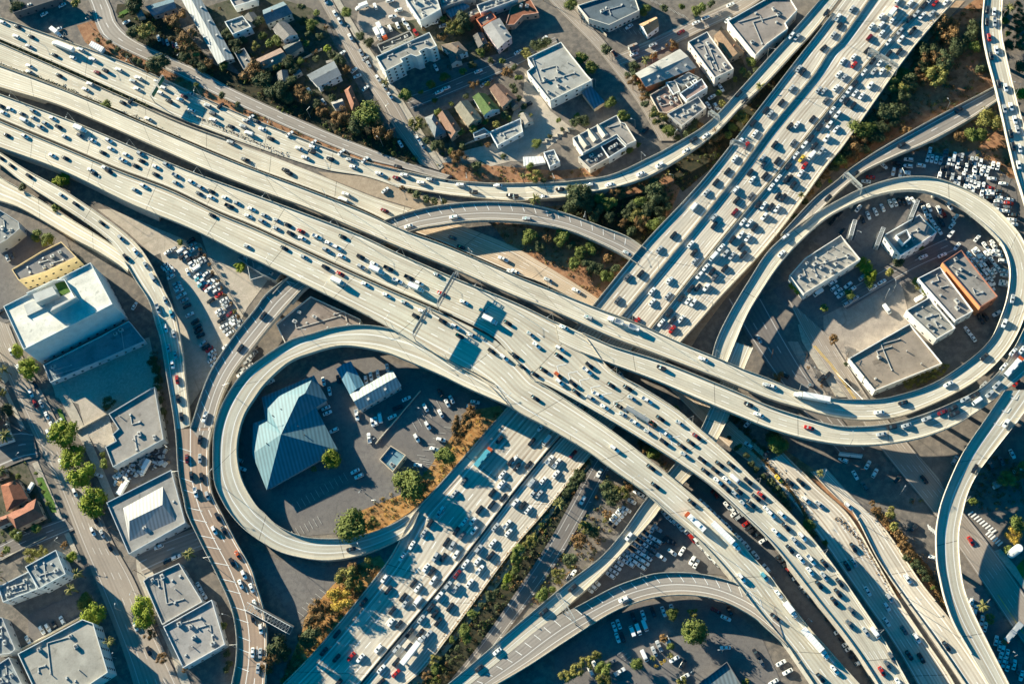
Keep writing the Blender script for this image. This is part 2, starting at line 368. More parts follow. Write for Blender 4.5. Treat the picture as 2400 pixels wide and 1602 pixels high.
strip('E2', '1960,690 2040,645 2130,595 2215,555', '1985,725 2060,680 2150,630 2240,590', [(0, .1), (1, .1)], 'dark', 2, (.4, .4), (0, 0), name='road', desc='street inside the right loop')
strip('E3', '1700,700 1760,800 1830,900 1900,990 1980,1080', '1790,700 1840,790 1900,890 1970,980 2030,1050', [(0, .1), (1, .1)], 'dark', 3, (.4, .4), (0, 0), name='road', desc='dark road west of the right loop')
# -- elevated
strip('C3', '-60,135 0,155 128,203 230,245 332,289 511,365 600,400 728,448 845,494 940,538 1044,576 1200,643 1280,675 1400,723 1490,756 1590,802 1678,838 1740,865 1800,887 1865,914 1940,932 2004,937 2081,932 2183,900 2272,843 2321,795 2345,745 2362,690 2367,630 2352,579 2324,545 2285,510 2234,474 2170,450 2107,447 2043,461 1979,487 1928,517 1864,576 1820,628 1785,680 1752,735 1724,800 1700,860',
      '-60,183 0,205 128,243 230,285 332,330 409,364 485,398 600,443 728,490 817,528 932,577 1072,634 1200,690 1310,734 1430,788 1520,822 1634,866 1700,892 1800,933 1877,956 1953,976 2030,984 2107,976 2170,953 2234,923 2298,884 2347,838 2380,790 2403,735 2418,680 2420,620 2400,570 2375,533 2324,482 2272,449 2209,423 2158,415 2094,420 2020,443 1965,470 1905,505 1850,545 1800,590 1760,650 1712,730 1680,795 1665,850',
      [(0, 3.5), (.06, 5.5), (.15, 9.5), (.25, 12), (.4, 13.3), (.6, 12.8), (.75, 11.2), (.85, 9.5), (1, 8.2)], 'conc', 3, (.5, .7), (1, 1), label='long pale carriageway that ends in the big loop at right', fz=5.2, dir_=-1, desc='long pale carriageway with the right loop')
strip('LRu', '1724,800 1700,860 1685,905 1665,955 1640,1010 1600,1065 1555,1120 1510,1175 1492,1200 1456,1251 1405,1308 1328,1367 1251,1431 1200,1474 1125,1540 1051,1602 1020,1628',
      '1680,795 1665,850 1650,890 1622,940 1600,985 1565,1045 1525,1105 1545,1195 1536,1208 1513,1235 1456,1297 1405,1351 1341,1410 1295,1449 1240,1490 1195,1528 1120,1588 1070,1628'[::1].replace('1680,795 1665,850 1650,890 1622,940 1600,985 1565,1045 1525,1105', '1765,815 1742,870 1728,915 1708,975 1678,1035 1640,1090 1590,1145'), [(0, 8.2), (.2, 6), (.4, 4.5), (.7, 3.6), (1, 2.4)], 'conc', 2, (.6, .9), (1, [(0, .68)]), label='narrow ramp descending south west from below the crossing decks', fz=4.3, dir_=1, desc='narrow ramp descending to the bottom edge')
strip('K1', '640,690 677,650 740,610 820,560 904,517 983,492 1060,479 1136,474 1200,476 1241,480 1328,502 1417,535 1468,555 1515,585',
      '684,712 720,674 790,630 870,585 965,542 1034,528 1111,518 1200,519 1277,528 1340,543 1417,576 1481,612 1500,625'.replace('1481,612 1500,625', '1470,604 1495,620'), [(0, 6.2), (.5, 6.2), (1, 6.2)], 'grey', 1, (2.1, .5), (1, 1), label='curved connector ramp with a striped shoulder below the pale deck', fz=3, dir_=-1, desc='curved connector below the pale deck')
strip('R10', '730,618 677,650 626,689 600,724 562,770 540,800 498,864 473,923 455,979 447,1004', '780,640 720,670 684,706 638,758 598,808 549,872 519,935 503,995 492,1040 490,1060', [(0, 6.15), (.5, 7), (1, 7)], 'grey', 1, (1.9, .5), (1, 1), label='grey connector ramp with striped shoulder left of the round loop', fz=3, desc='grey connector left of the round loop')
strip('R9', '-40,395 0,415 15,425 77,459 143,500 230,553 284,589 300,603', '-40,460 0,471 51,489 128,533 179,563 230,589 281,622 300,640', [(0, .6), (.5, 3), (1, 7.3)], 'slabroad' if 0 else 'conc', 1, (.8, .8), (1, 1), label='wide pale slip ramp joining the curved viaduct at left', fz=8, desc='pale slip ramp at left')
strip('R8', '-40,335 0,358 64,400 143,443 230,500 306,558 345,604 383,676 409,732 424,800 432,864 439,928 447,995', '-40,365 0,385 51,425 128,474 192,515 255,563 290,610 319,658 350,706 365,757 378,800 391,877 406,966 412,1010', [(0, 4.5), (.3, 7.5), (.6, 8), (1, 7)], 'conc', 2, (.5, .6), (1, [(0, .42), (.5, 1)]), label='curved viaduct bending from the left edge down past the parking lot', fz=3, dir_=1, desc='curved viaduct past the parking lot')
strip('R13', '447,990 468,1010 492,1040 490,1107 498,1158 521,1205 551,1264 587,1328 600,1369 615,1418 624,1469 626,1521 621,1602 618,1630'.replace('447,990 468,1010 492,1040', '497,1000 491,1045'), '411,1005 414,1030 419,1107 432,1170 440,1205 474,1277 513,1354 541,1418 554,1482 554,1546 544,1602 540,1630', [(0, 7.02), (1, 4.8)], 'brown', 2, (.3, 1.6), (1, 1), label='brown ramp with a hatched shoulder running down to the bottom edge', fz=3, dir_=1, desc='brown ramp with hatched shoulder')
strip('C5', '-60,198 0,222 179,289 332,355 450,404 600,459 817,541 932,594 1067,653 1200,707 1328,768 1404,800 1350,822'.replace(' 1350,822', '').replace('1328,768 1404,800', '1300,755 1370,790 1385,808') + ' 1430,866 1507,910 1583,958 1647,1012 1711,1068 1762,1118 1800,1154 1851,1203 1908,1267 1967,1344 2018,1418 2069,1495 2113,1572 2145,1630',
      '-60,252 0,278 153,342 281,396 398,440 511,494 600,531 753,602 906,671 1021,720 1149,783 1200,835 1246,888 1277,900 1353,940 1443,992 1532,1046 1609,1096 1673,1142 1736,1200 1800,1262 1851,1323 1915,1405 1979,1485 2031,1559 2075,1630', [(0, 6.5), (.12, 9), (.3, 11.8), (.5, 12.3), (.75, 11.3), (1, 8.5)], 'conc', 6, (.5, .5), (1, [(0, .472), (.542, 1)]), label='crowded central carriageway packed with cars curving to the lower right', fz=10.4, dir_=1, desc='crowded central carriageway')
strip('C4', '1300,752 1404,798 1437,812 1557,850 1711,912 1800,951 1877,976 1953,997 2017,1000 2094,992 2170,969 2234,943 2298,910 2344,866 2377,815 2405,760 2440,700', '1310,800 1350,820 1430,851 1532,889 1634,933 1736,976 1800,1002 1877,1025 1953,1039 2017,1043 2081,1039 2158,1025 2234,997 2298,958 2354,915 2420,860 2480,790', [(0, 12.4), (.4, 13.2), (1, 12.6)], 'conc', 3, (.6, .4), ([(0.06, 1)], [(0.05, .84)]), label='lower curved deck sweeping right beneath the loop edge', fz=5, dir_=-1, desc='curved deck sweeping to the right edge')
strip('R7', '2354,915 2311,979 2260,1055 2229,1119 2209,1170 2200,1205 2194,1251 2196,1315 2203,1354 2215,1405 2236,1461 2267,1515 2300,1570 2335,1630'[0:], '2440,910 2400,966 2375,999 2311,1081 2285,1119 2267,1158 2256,1200 2247,1251 2249,1315 2259,1379 2282,1438 2313,1502 2346,1567 2378,1630', [(0, 12.75), (.4, 9.2), (.8, 6), (1, 4.6)], 'conc', 1, (1.2, .7), ([(0, .86)], 1), label='single curved ramp dropping along the right side to the corner', fz=3, dir_=1, desc='curved ramp along the right side')
strip('LL', '983,1200 959,1249 908,1277 856,1297 805,1309 754,1312 703,1305 651,1290 600,1260 564,1231 538,1200 524,1178 504,1132 500,1068 504,1004 524,943 562,884 600,850 677,800 728,784 779,769 843,762 906,769 970,789 1047,841 1110,872 1160,900',
      '975,1195 959,1205 921,1228 869,1249 818,1260 754,1262 703,1255 651,1231 620,1202 600,1183 570,1132 557,1081 557,1030 572,974 600,928 626,894 677,849 728,828 792,811 843,813 906,826 945,841 1034,879 1100,911 1200,954', [(0, .3), (.12, 2), (.3, 5.5), (.5, 8), (.7, 10.2), (1, 12.15)], 'conc', 1, (.9, .8), (1, [(0.02, 1)]), label='round loop ramp circling the blue roofed building', fz=3.4, dir_=1, desc='round loop ramp at lower left')
strip('C6', '-60,258 0,285 153,349 281,403 398,447 511,501 600,538 753,609 906,678 1021,728 1149,790 1205,842 1250,890 1277,905 1340,946 1430,1007 1507,1066 1583,1127 1634,1170 1669,1202 1726,1259 1764,1305 1800,1344 1851,1413 1903,1479 1936,1515 1979,1564 2040,1630',
      '-60,318 0,345 148,400 306,477 419,523 485,553 567,595 600,609 728,672 817,716 906,763 980,806 1050,845 1136,895 1200,955 1289,1004 1379,1058 1443,1105 1507,1150 1565,1201 1623,1251 1674,1303 1726,1364 1777,1431 1838,1503 1877,1559 1925,1630', [(0, 6.55), (.12, 9.05), (.3, 11.85), (.45, 12.3), (.7, 11.3), (1, 8)], 'conc', 3, (.7, .8), ([(0, .472), (.54, 1)], [(0, .42), (.49, 1)]), label='southern main carriageway with sparse traffic curving to the bottom edge', fz=10.4, dir_=1, desc='southern main carriageway')
strip('CX', '940,745 1000,768 1060,800 1130,835 1180,850 1246,880', '925,775 985,805 1047,842 1136,888 1200,940 1280,1000', [(0, 13.0), (1, 13.55)], 'conc', 1, (.9, .9), (0, 0), label='wedge of deck where the round loop meets the main carriageway', fz=3, desc='merge wedge', piers=False) if 0 else None
strip('R11', '1815,1420 1770,1390 1731,1369 1687,1354 1636,1344 1585,1341 1533,1344 1482,1359 1431,1379 1354,1420 1295,1449 1240,1490 1195,1530 1120,1590 1070,1630', '1840,1510 1800,1474 1764,1444 1700,1410 1636,1395 1572,1394 1508,1405 1431,1436 1328,1500 1251,1551 1200,1582 1160,1605 1120,1632', [(0, 9.2), (.3, 7), (.65, 3.75), (1, 2.45)], 'grey', 1, (1.9, .7), ([(0, .6)], 1), label='curved grey ramp branching below the southern carriageway near the bottom', fz=3.2, dir_=1, desc='curved grey ramp near the bottom')
strip('N1', '1330,790 1394,712 1507,574 1598,477 1670,395 1800,228 1860,150 1915,80 1975,0 2000,-35', '1392,812 1455,738 1560,612 1640,515 1730,400 1800,303 1900,182 1940,122 1966,97 2035,0 2060,-35', [(0, 6), (1, 6.6)], 'pink', 3, (.5, .3), ([(0, .93)], 0), label='left third of the wide freeway running to the top right', fz=3, dir_=1, desc='left lanes of the northern freeway')
strip('N2', '1396,812 1459,738 1564,612 1644,515 1734,400 1804,303 1904,182 1944,122 1970,97 2039,0 2064,-35', '1465,840 1522,770 1685,565 1800,428 1826,398 1950,243 2065,110 2165,0 2195,-35', [(0, 6), (1, 6.6)], 'pink', 4, (1.1, .3), (1, 0), label='middle lanes of the wide freeway running to the top right', fz=3, dir_=1, desc='middle lanes of the northern freeway')
strip('N3', '1469,842 1526,772 1689,567 1804,430 1830,400 1954,245 2069,112 2169,2 2199,-33', '1545,860 1596,800 1634,758 1685,699 1762,617 1800,574 1851,510 1933,395 1984,332 2106,158 2170,77 2240,0 2270,-35', [(0, 6), (1, 6.6)], 'pink', 5, (.7, .8), (1, 1), label='crowded right lanes of the wide freeway running to the top right', fz=3, dir_=-1, desc='crowded right lanes of the northern freeway')
strip('C1R', '930,398 1040,421 1130,430 1200,431 1300,429 1333,427 1430,412 1519,372 1578,341 1660,289 1736,209 1800,138 1860,72 1923,0 1950,-32', '925,437 1034,455 1085,461 1200,472 1264,468 1323,463 1389,450 1455,436 1532,408 1634,345 1685,304 1736,250 1800,190 1860,125 1912,69 1965,0 1990,-32', [(0, .12), (.25, 1), (.45, 6), (1, 6.65)], 'conc', 2, (.7, .6), (1, [(0.02, .93)]), label='curving ramp from the top carriageway to the northern freeway', fz=5, dir_=-1, desc='curving ramp at upper middle')
strip('R6', '2345,195 2331,204 2247,248 2170,289 2055,355 1991,398 1960,425 1910,464 1864,512 1830,550', '2360,222 2336,238 2272,281 2183,330 2106,363 2030,398 2000,420 1965,450 1925,490 1880,530', [(0, 1), (.4, 4), (1, 9.6)], 'grey', 2, (.5, .4), (1, 1), label='grey ramp joining the right loop below the dirt slope', fz=4, dir_=1, desc='grey ramp joining the right loop')
strip('R12', '2310,-30 2307,0 2303,64 2313,128 2336,217 2362,332 2380,405 2400,470 2420,540', '2352,-30 2349,0 2347,77 2362,153 2387,255 2412,340 2430,420 2448,490 2465,560', [(0, 9), (1, 9)], 'conc', 2, (.6, .4), (1, 1), label='busy two lane ramp at the top right edge', fz=3, dir_=1, desc='busy ramp at the top right edge')
# ---------------- ground patches ----------------
patch('dirt_ground', '2105,165 2180,80 2310,-20 2305,60 2330,210 2250,245 2170,285 2060,345 1985,395 1945,395 2000,320', 'dirt')
patch('dirt_ground', '2110,370 2190,330 2275,285 2340,240 2362,332 2385,420 2330,410 2240,370 2160,350', 'dirt')
patch('dirt_ground', '1200,490 1330,480 1450,450 1560,395 1600,430 1560,520 1500,580 1420,540 1320,505', 'dirt')
patch('dirt_ground', '1150,520 1240,528 1340,545 1430,585 1500,625 1404,704 1272,620 1190,575', 'dirt')
patch('grass_ground', '1560,520 1500,580 1410,540 1300,500 1330,470 1450,470 1560,430', 'grass')
patch('grass_ground', '1381,1075 1425,1085 1330,1200 1230,1370 1100,1540 1040,1610 960,1602 1087,1444 1200,1290 1277,1200', 'grass')
patch('grass_ground', '1560,395 1640,340 1760,240 1850,130 1900,90 1800,235 1660,400 1600,450', 'grass')
patch('dirt_ground', '1835,1050 1920,1108 2000,1195 2060,1300 2115,1400 2095,1402 2040,1310 1985,1212 1910,1142 1830,1065', 'dirt')
patch('dirt_ground', '2040,1190 2060,1200 2180,1330 2215,1405 2225,1440 2159,1367 2100,1277', 'dirt')
patch('dirt_ground', '180,60 225,46 345,143 409,174 600,266 850,372 930,393 930,402 850,381 600,287 378,188 255,136 200,100', 'dirt')
patch('dirt_ground', '1000,380 1120,385 1300,400 1420,390 1400,412 1200,430 1060,422', 'dirt')
patch('grass_ground', '275,10 272,30 320,95 540,205 650,256 860,345 960,383 1010,380 960,330 800,300 640,210 500,150 430,70 310,10', 'grass')
patch('grass_ground', '560,140 735,60 900,300 985,385 940,385 760,305 640,240', 'grass')
patch('yard_ground', '350,-20 560,-20 735,20 830,170 700,200 600,160 480,100', 'ground')
patch('parking_lot', '840,20 950,-10 985,55 900,80 870,110 835,60', 'street')
patch('parking_lot', '1230,170 1290,260 1340,300 1270,360 1150,390 1080,350 1180,260 1225,230', 'slab')
patch('parking_lot', '1030,330 1200,280 1260,330 1270,380 1100,375 1010,385', 'slab')
patch('parking_lot', '600,930 740,870 830,830 960,860 1170,960 1120,1010 1060,1080 1010,1150 900,1220 830,1245 720,1255 640,1230 600,1180 575,1120 570,1000', 'lot')
patch('parking_lot', '585,1275 650,1310 760,1330 880,1310 830,1330 700,1455 690,1460 640,1380 600,1320', 'lot')
patch('parking_lot', '375,590 420,560 470,570 500,620 570,760 480,900 440,960 430,860 420,760', 'slab')
patch('parking_lot', '470,550 560,590 640,640 580,720 560,760 520,690', 'slab')
patch('concrete_apron', '228,490 260,490 430,560 420,575 360,600 300,545', 'slab')
patch('parking_lot', '1990,420 2090,400 2290,350 2380,430 2390,520 2300,470 2210,430 2090,425', 'lot')
patch('parking_lot', '1900,560 2000,500 2100,470 2180,470 2290,530 2350,620 2330,700 2200,600 2100,560 1960,600', 'lot')
patch('parking_lot', '1870,640 2060,530 2170,640 1960,740 1900,780 1810,680', 'lot')
patch('parking_lot', '1930,740 2110,650 2135,760 1980,850 1930,790', 'street')
patch('parking_lot', '1430,1260 1560,1180 1700,1290 1760,1360 1680,1345 1540,1338 1440,1365 1400,1400 1380,1330', 'lot')
patch('parking_lot', '1300,1530 1500,1410 1680,1400 1780,1480 1840,1620 1300,1620', 'lot')
patch('parking_lot', '1640,1150 1700,1160 1800,1270 1960,1490 2040,1620 1990,1602 1850,1400 1740,1280', 'lot')
patch('parking_lot', '2260,1380 2300,1370 2400,1530 2400,1620 2350,1602', 'lot')
patch('parking_lot', '115,860 350,790 375,905 260,970 130,930', 'walk')
patch('yard_ground', '245,1100 380,1030 400,1090 270,1160 230,1150', 'lot')
patch('parking_lot', '1820,800 1870,800 1940,930 1850,910 1810,880', 'street')
patch('parking_lot', '0,530 150,540 200,700 0,760', 'lot')
patch('parking_lot', '180,930 255,970 270,1040 235,1060 200,1010', 'slab')
patch('parking_lot', '65,1440 200,1380 230,1440 70,1520', 'lot')
patch('gore_paving', '745,402 855,414 935,440 1010,466 1060,478 983,493 876,460 770,418', 'gore')
patch('verge', '1596,802 1634,760 1685,701 1762,619 1800,576 1851,512 1933,397 1984,334 2106,160 2170,79 2240,2 2262,2 2180,90 2000,340 1860,520 1700,700 1640,780 1610,830', 'verge')
patch('verge', '1381,1073 1392,1080 1290,1210 1100,1460 985,1604 952,1604 1087,1446 1277,1202', 'verge')
patch('yard_ground', '440,30 560,170 640,215 700,240 780,270 850,300 905,320 760,60 730,20 600,-20', 'yard')
patch('yard_ground', '960,300 1010,270 1180,210 1205,260 1180,330 1100,350 1040,370', 'yard')
patch('yard_ground', '900,60 1000,110 1080,150 1190,120 1200,60 1100,20', 'yard')
patch('yard_ground', '990,190 1030,225 1180,165 1160,130 1080,150', 'lot')
patch('yard_ground', '-20,1060 60,1080 130,1240 50,1290 -20,1310', 'yard')
patch('yard_ground', '1690,60 1740,140 1760,190 1700,230 1660,260 1640,200', 'yard')
patch('dirt_ground', '1181,965 1172,950 1110,960 1060,1020 1010,1090 960,1150 860,1190 800,1215 870,1255 960,1200 1034,1132', 'drygrass')
patch('dirt_ground', '905,1325 890,1300 840,1320 780,1370 720,1440 700,1500 650,1620 664,1602 754,1508', 'drygrass')
# sidewalks (raised kerb height)
for pts in ['105,855 125,865 180,960 225,1060 275,1180 315,1265 300,1272 260,1190 210,1075 165,980 112,885',
            '318,1300 345,1290 372,1390 400,1460 430,1560 450,1610 425,1610 400,1530 360,1440 322,1350',
            '768,-20 785,-20 850,90 910,180 985,300 1040,390 1030,398 968,306 895,185 830,85',
            '-20,700 0,790 20,890 10,900 -20,860', '1305,-30 1325,-30 1400,80 1480,175 1540,260 1590,325 1580,330 1530,255 1470,172 1385,80',
            '1985,930 1960,930 1880,800 1870,760 1890,760 1940,830 2030,925 2010,935', '1440,132 1620,48 1740,-8 1745,0 1625,56 1450,142',
            '2060,960 2200,1120 2215,1150 2200,1155 2120,1060 2045,965', '0,900 12,905 60,1005 52,1010', '75,1085 88,1080 125,1165 190,1310 180,1315',
            '965,232 1100,176 1300,92 1300,97 1100,182 970,240', '2400,1380 2330,1290 2345,1285 2410,1360']:
    patch('sidewalk', pts, 'walk', h=.12)
patch('lawn', seq('520,620 555,615 605,730 570,735', '02'), 'lawn', h=.15)
patch('lawn', seq('330,1250 390,1240 500,1480 520,1566 470,1566', '02'), 'lawn', h=.15)
patch('lawn', seq('1090,120 1190,70 1200,100 1110,150', '00'), 'lawn', h=.15)
patch('lawn', seq('2270,500 2340,420 2340,620', '33'), 'lawn', h=.15)
# ---------------- painted markings ----------------
mk = MB()
def paint(pts, w=.3, t=None, closed=False):
    q = seq(pts, t) if isinstance(pts, str) else pts
    z = [zat(*p) + .05 for p in q]
    for i in range(len(q) - 1):
        a, b = P(*q[i], z[i]), P(*q[i + 1], z[i + 1]); d = (b - a); d.normalize(); n = Vector((-d.y, d.x, 0)) * w / 2
        k = max(1, int((b - a).length / 6)); 
        mk.add([a - n, a + n, b + n, b - n], [(3, 2, 1, 0)])
for a, b, c in [('410,225', '500,210', '400,300')]: pass
for i in range(11):                                    # chevrons on the crowded carriageway gore
    x, y = 410 + i * 104, 215 + i * 66
    paint(f'{x+90},{y-10} {x},{y+8} {x+20},{y+72}', .35, '22')
for x, y in ((2230, 500), (2150, 620), (2080, 740)): paint(f'{x-15},{y+5} {x+45},{y+30} {x+75},{y-12}', .35, '32')
for i in range(16):                                    # shoulder hatching on the brown ramp
    s = STRIPS['R13']; k = int(3 + i * (s['n'] - 6) / 16)
    a = s['R'][k]; b = s['L'][min(k + 2, s['n'] - 1)]; paint([tuple(a + (b - a) * .06), tuple(a + (b - a) * .45)], .3)
for key, side, t in (('K1', 0, .5), ('R10', 1, .0), ('R11', 0, .5)):
    s = STRIPS[key]
    for k in range(3, s['n'] - 3, 2):
        o, e = (s['L'], s['R']) if key != 'x' else (s['R'], s['L'])
        a = o[k]; b = e[k + 1]
        paint([tuple(a + (b - a) * .08), tuple(a + (b - a) * .42)], .3)
for key, side, f0, f1 in (('SR', 1, .18, 1), ('N3', 1, .1, .95), ('N2', 0, .1, .95), ('S2', 1, .1, .9)):
    s = STRIPS[key]; o, e = (s['L'], s['R']) if side == 0 else (s['R'], s['L'])
    for k in range(int(s['n'] * f0), int(s['n'] * f1) - 1, 3):
        a = o[k]; b = e[k]; paint([tuple(a + (b - a) * .035), tuple(a + (e[k + 1] - a) * .12)], .22)
for i in range(9):                                     # zebra crossings at the avenue
    x, y = 1830 + i * 26, 22 + i * 21; paint(f'{x},{y} {x+52-6},{y-42+10}', .75, '33')
for i in range(6):
    x, y = 1990 + i * 22, 205 + i * 20; paint(f'{x},{y} {x+44},{y-36}', .75, '33')
for i in range(5): paint(f'{1460+i*17},{110+i*14} {1478+i*17},{150+i*14+10}', .7, '33')
for i in range(9): paint(f'{1040+i*24-430},{590} {1040+i*24-430},{590}', .1, '00') if 0 else None
ms_ = MB()
def stalls(t, a, b, n, dx, dy, w=.2):
    global mk
    keep = mk; mk = ms_
    for i in range(n):
        x = a[0] + (b[0] - a[0]) * i / (n - 1); y = a[1] + (b[1] - a[1]) * i / (n - 1); paint(f'{x},{y} {x+dx},{y+dy}', w, t)
    mk = keep
stalls('13', (380, 905), (580, 700), 6, 60, 45); stalls('13', (320, 165), (560, 35), 7, 40, 70); stalls('12', (1700, 620), (1480, 820), 6, -45, -80)
stalls('12', (1840, 740), (1500, 1100), 8, -70, -8); stalls('12', (330, 1490), (800, 1200), 12, 40, 70); stalls('12', (1500, 1070), (1560, 1120), 3, 90, 18)
stalls('02', (700, 860), (1010, 700), 9, 70, 60); stalls('20', (930, 250), (1250, 300), 8, 30, 40); stalls('00', (330, 70), (560, -40), 8, 20, 26)
stalls('11', (2000, 0), (2001, 0), 2, 1, 1); stalls('23', (960, 1300), (1060, 1380), 4, 60, -40); stalls('20', (1290, 20), (1620, 180), 9, -60, -50); stalls('20', (1290, 20), (1460, 270), 2, 1, 1)
paint('870,1560 960,1200', .2, '12') if 0 else None
paint('1190,880 1500,490', .3, '12') if 0 else None
for pts, t in [('400,300 560,560', '31')]: pass
for s in ('B1',):
    S = STRIPS[s]
for i in range(1): paint('400,40 640,300 880,540', .25, '32'); 
tag(mk.build('road_markings', [M['mark']]), kind='structure')
tag(ms_.build('road_markings', [M['stall']]), kind='structure')
my = MB(); mk = my
paint('415,40 560,200 720,420 790,525', .3, '32'); paint('430,38 575,198 735,418 805,523', .3, '32'); paint('2100,750 2340,1110', .3, '33')
paint('1350,990 1480,1330 1640,1602', .25, '03') if 0 else None
tag(my.build('road_markings', [M['ymark']]), kind='structure')
# ---------------- buildings ----------------
WMAT = {}
def colmat(c, kind='wall'):
    key = (c, kind)
    if key not in WMAT:
        if kind == 'corr':
            k = NT('corrugated_roof', .55, .4); p = k.pos(); w = k.n('ShaderNodeTexWave'); w.inputs['Scale'].default_value = .17; w.inputs['Distortion'].default_value = 0
            k.put(w.inputs['Vector'], p); f = k.rng(w.outputs['Fac'], 0, 1, .72, 1.12); g2 = k.rng(k.noise(p, .2, 4), .3, .7, .9, 1.1); f = k.math('MULTIPLY', f, g2)
            WMAT[key] = k.col(k.mix(1.0, c, k.comb(f, f, f), 'MULTIPLY'))
        elif kind == 'roof':
            k = NT('roof_membrane', .9, .2); p = k.pos()
            a = k.rng(k.noise(p, .12, 5, .65), .35, .65, .78, 1.12); b = k.rng(k.noise(p, 1.2, 4, .7), .3, .7, .9, 1.08)
            st = k.rng(k.noise(p, .35, 3, .5), .62, .72, 1, .72)
            f = k.math('MULTIPLY', k.math('MULTIPLY', a, b), st)
            WMAT[key] = k.col(k.mix(1.0, c, k.comb(f, f, k.math('MULTIPLY', f, .98)), 'MULTIPLY'))
        elif kind == 'tile':
            k = NT('shingle_roof', .9, .2); p = k.pos(); w = k.n('ShaderNodeTexBrick'); w.inputs['Scale'].default_value = 1.4
            k.put(w.inputs['Vector'], p); k.put(w.inputs['Color1'], (1., 1., 1.)); k.put(w.inputs['Color2'], (.78, .78, .78)); k.put(w.inputs['Mortar'], (.55, .55, .55))
            g2 = k.rng(k.noise(p, .5, 4), .3, .7, .8, 1.15)
            WMAT[key] = k.col(k.mix(1.0, k.mix(1.0, c, w.outputs['Color'], 'MULTIPLY'), k.comb(g2, g2, g2), 'MULTIPLY'))
        else: WMAT[key] = plain('wall_plaster', c, .85, .2, var=.1, scale=.25, fine=2)
    return WMAT[key]
def inset(poly, d):
    n = len(poly); out = []
    for i in range(n):
        p, a, b = poly[i], poly[i - 1], poly[(i + 1) % n]
        e1 = (p - a).normalized(); e2 = (b - p).normalized(); n1 = Vector((-e1.y, e1.x)); n2 = Vector((-e2.y, e2.x))
        q = n1 + n2; k = q.dot(n1); out.append(p + q * (d / max(k, .3)))
    return out
rb = random.Random(11)
def world_poly(pts, t, z):
    q = seq(pts, t); v = [P(x, y, z) for x, y in q]
    if sum(v[i].x * v[(i + 1) % len(v)].y - v[(i + 1) % len(v)].x * v[i].y for i in range(len(v))) < 0: v = v[::-1]
    return v
def windows(root, v, h, storeys, sp=3.4, ww=1.2, wh=1.3, inv=None, base=1.0, limit=80):
    """one window part per opening on the walls that face the camera side"""
    n = len(v); cnt = 0
    for i in range(n):
        a, b = v[i].copy(), v[(i + 1) % n].copy(); a.z = b.z = 0; d = b - a; L = d.length
        if L < 4: continue
        d.normalize(); nm = Vector((d.y, -d.x, 0))
        m = (a + b) / 2
        if nm.dot(Vector((0, 0, H * .5)) - m) < 0 or nm.dot(-m.normalized()) < .15: continue
        k = max(1, int(L / sp))
        for s in range(storeys):
            z0 = base + s * (h / storeys)
            for j in range(k):
                if cnt >= limit: return
                c = a + d * (L * (j + .5) / k) + nm * .0
                mb = MB(); rz = math.atan2(d.y, d.x)
                mb.box(-ww / 2, ww / 2, -.06, .05, z0, z0 + wh, 0, rz, (c.x, c.y)); me = mb.me('window', [M['glass']]); me.transform(inv); w = link('window', me, root); cnt += 1
def unit(root, x, y, z, inv, sx, sy, sz, rz, kind=0):
    mb = MB(); mb.box(-sx / 2, sx / 2, -sy / 2, sy / 2, z, z + .25, 0, rz, (x, y)); mb.box(-sx / 2 + .15, sx / 2 - .15, -sy / 2 + .1, sy / 2 - .1, z + .2, z + sz, 0, rz, (x, y))
    if kind == 0: mb.tube((x, y, z + sz - .05), (x, y, z + sz + .12), min(sx, sy) * .32, None, 10, 1)
    me = mb.me('rooftop_unit', [M['hvac'], M['dmetal']]); me.transform(inv); link('rooftop_unit', me, root)
def dim(c, k=.68): return tuple(round(x * k, 3) for x in c)
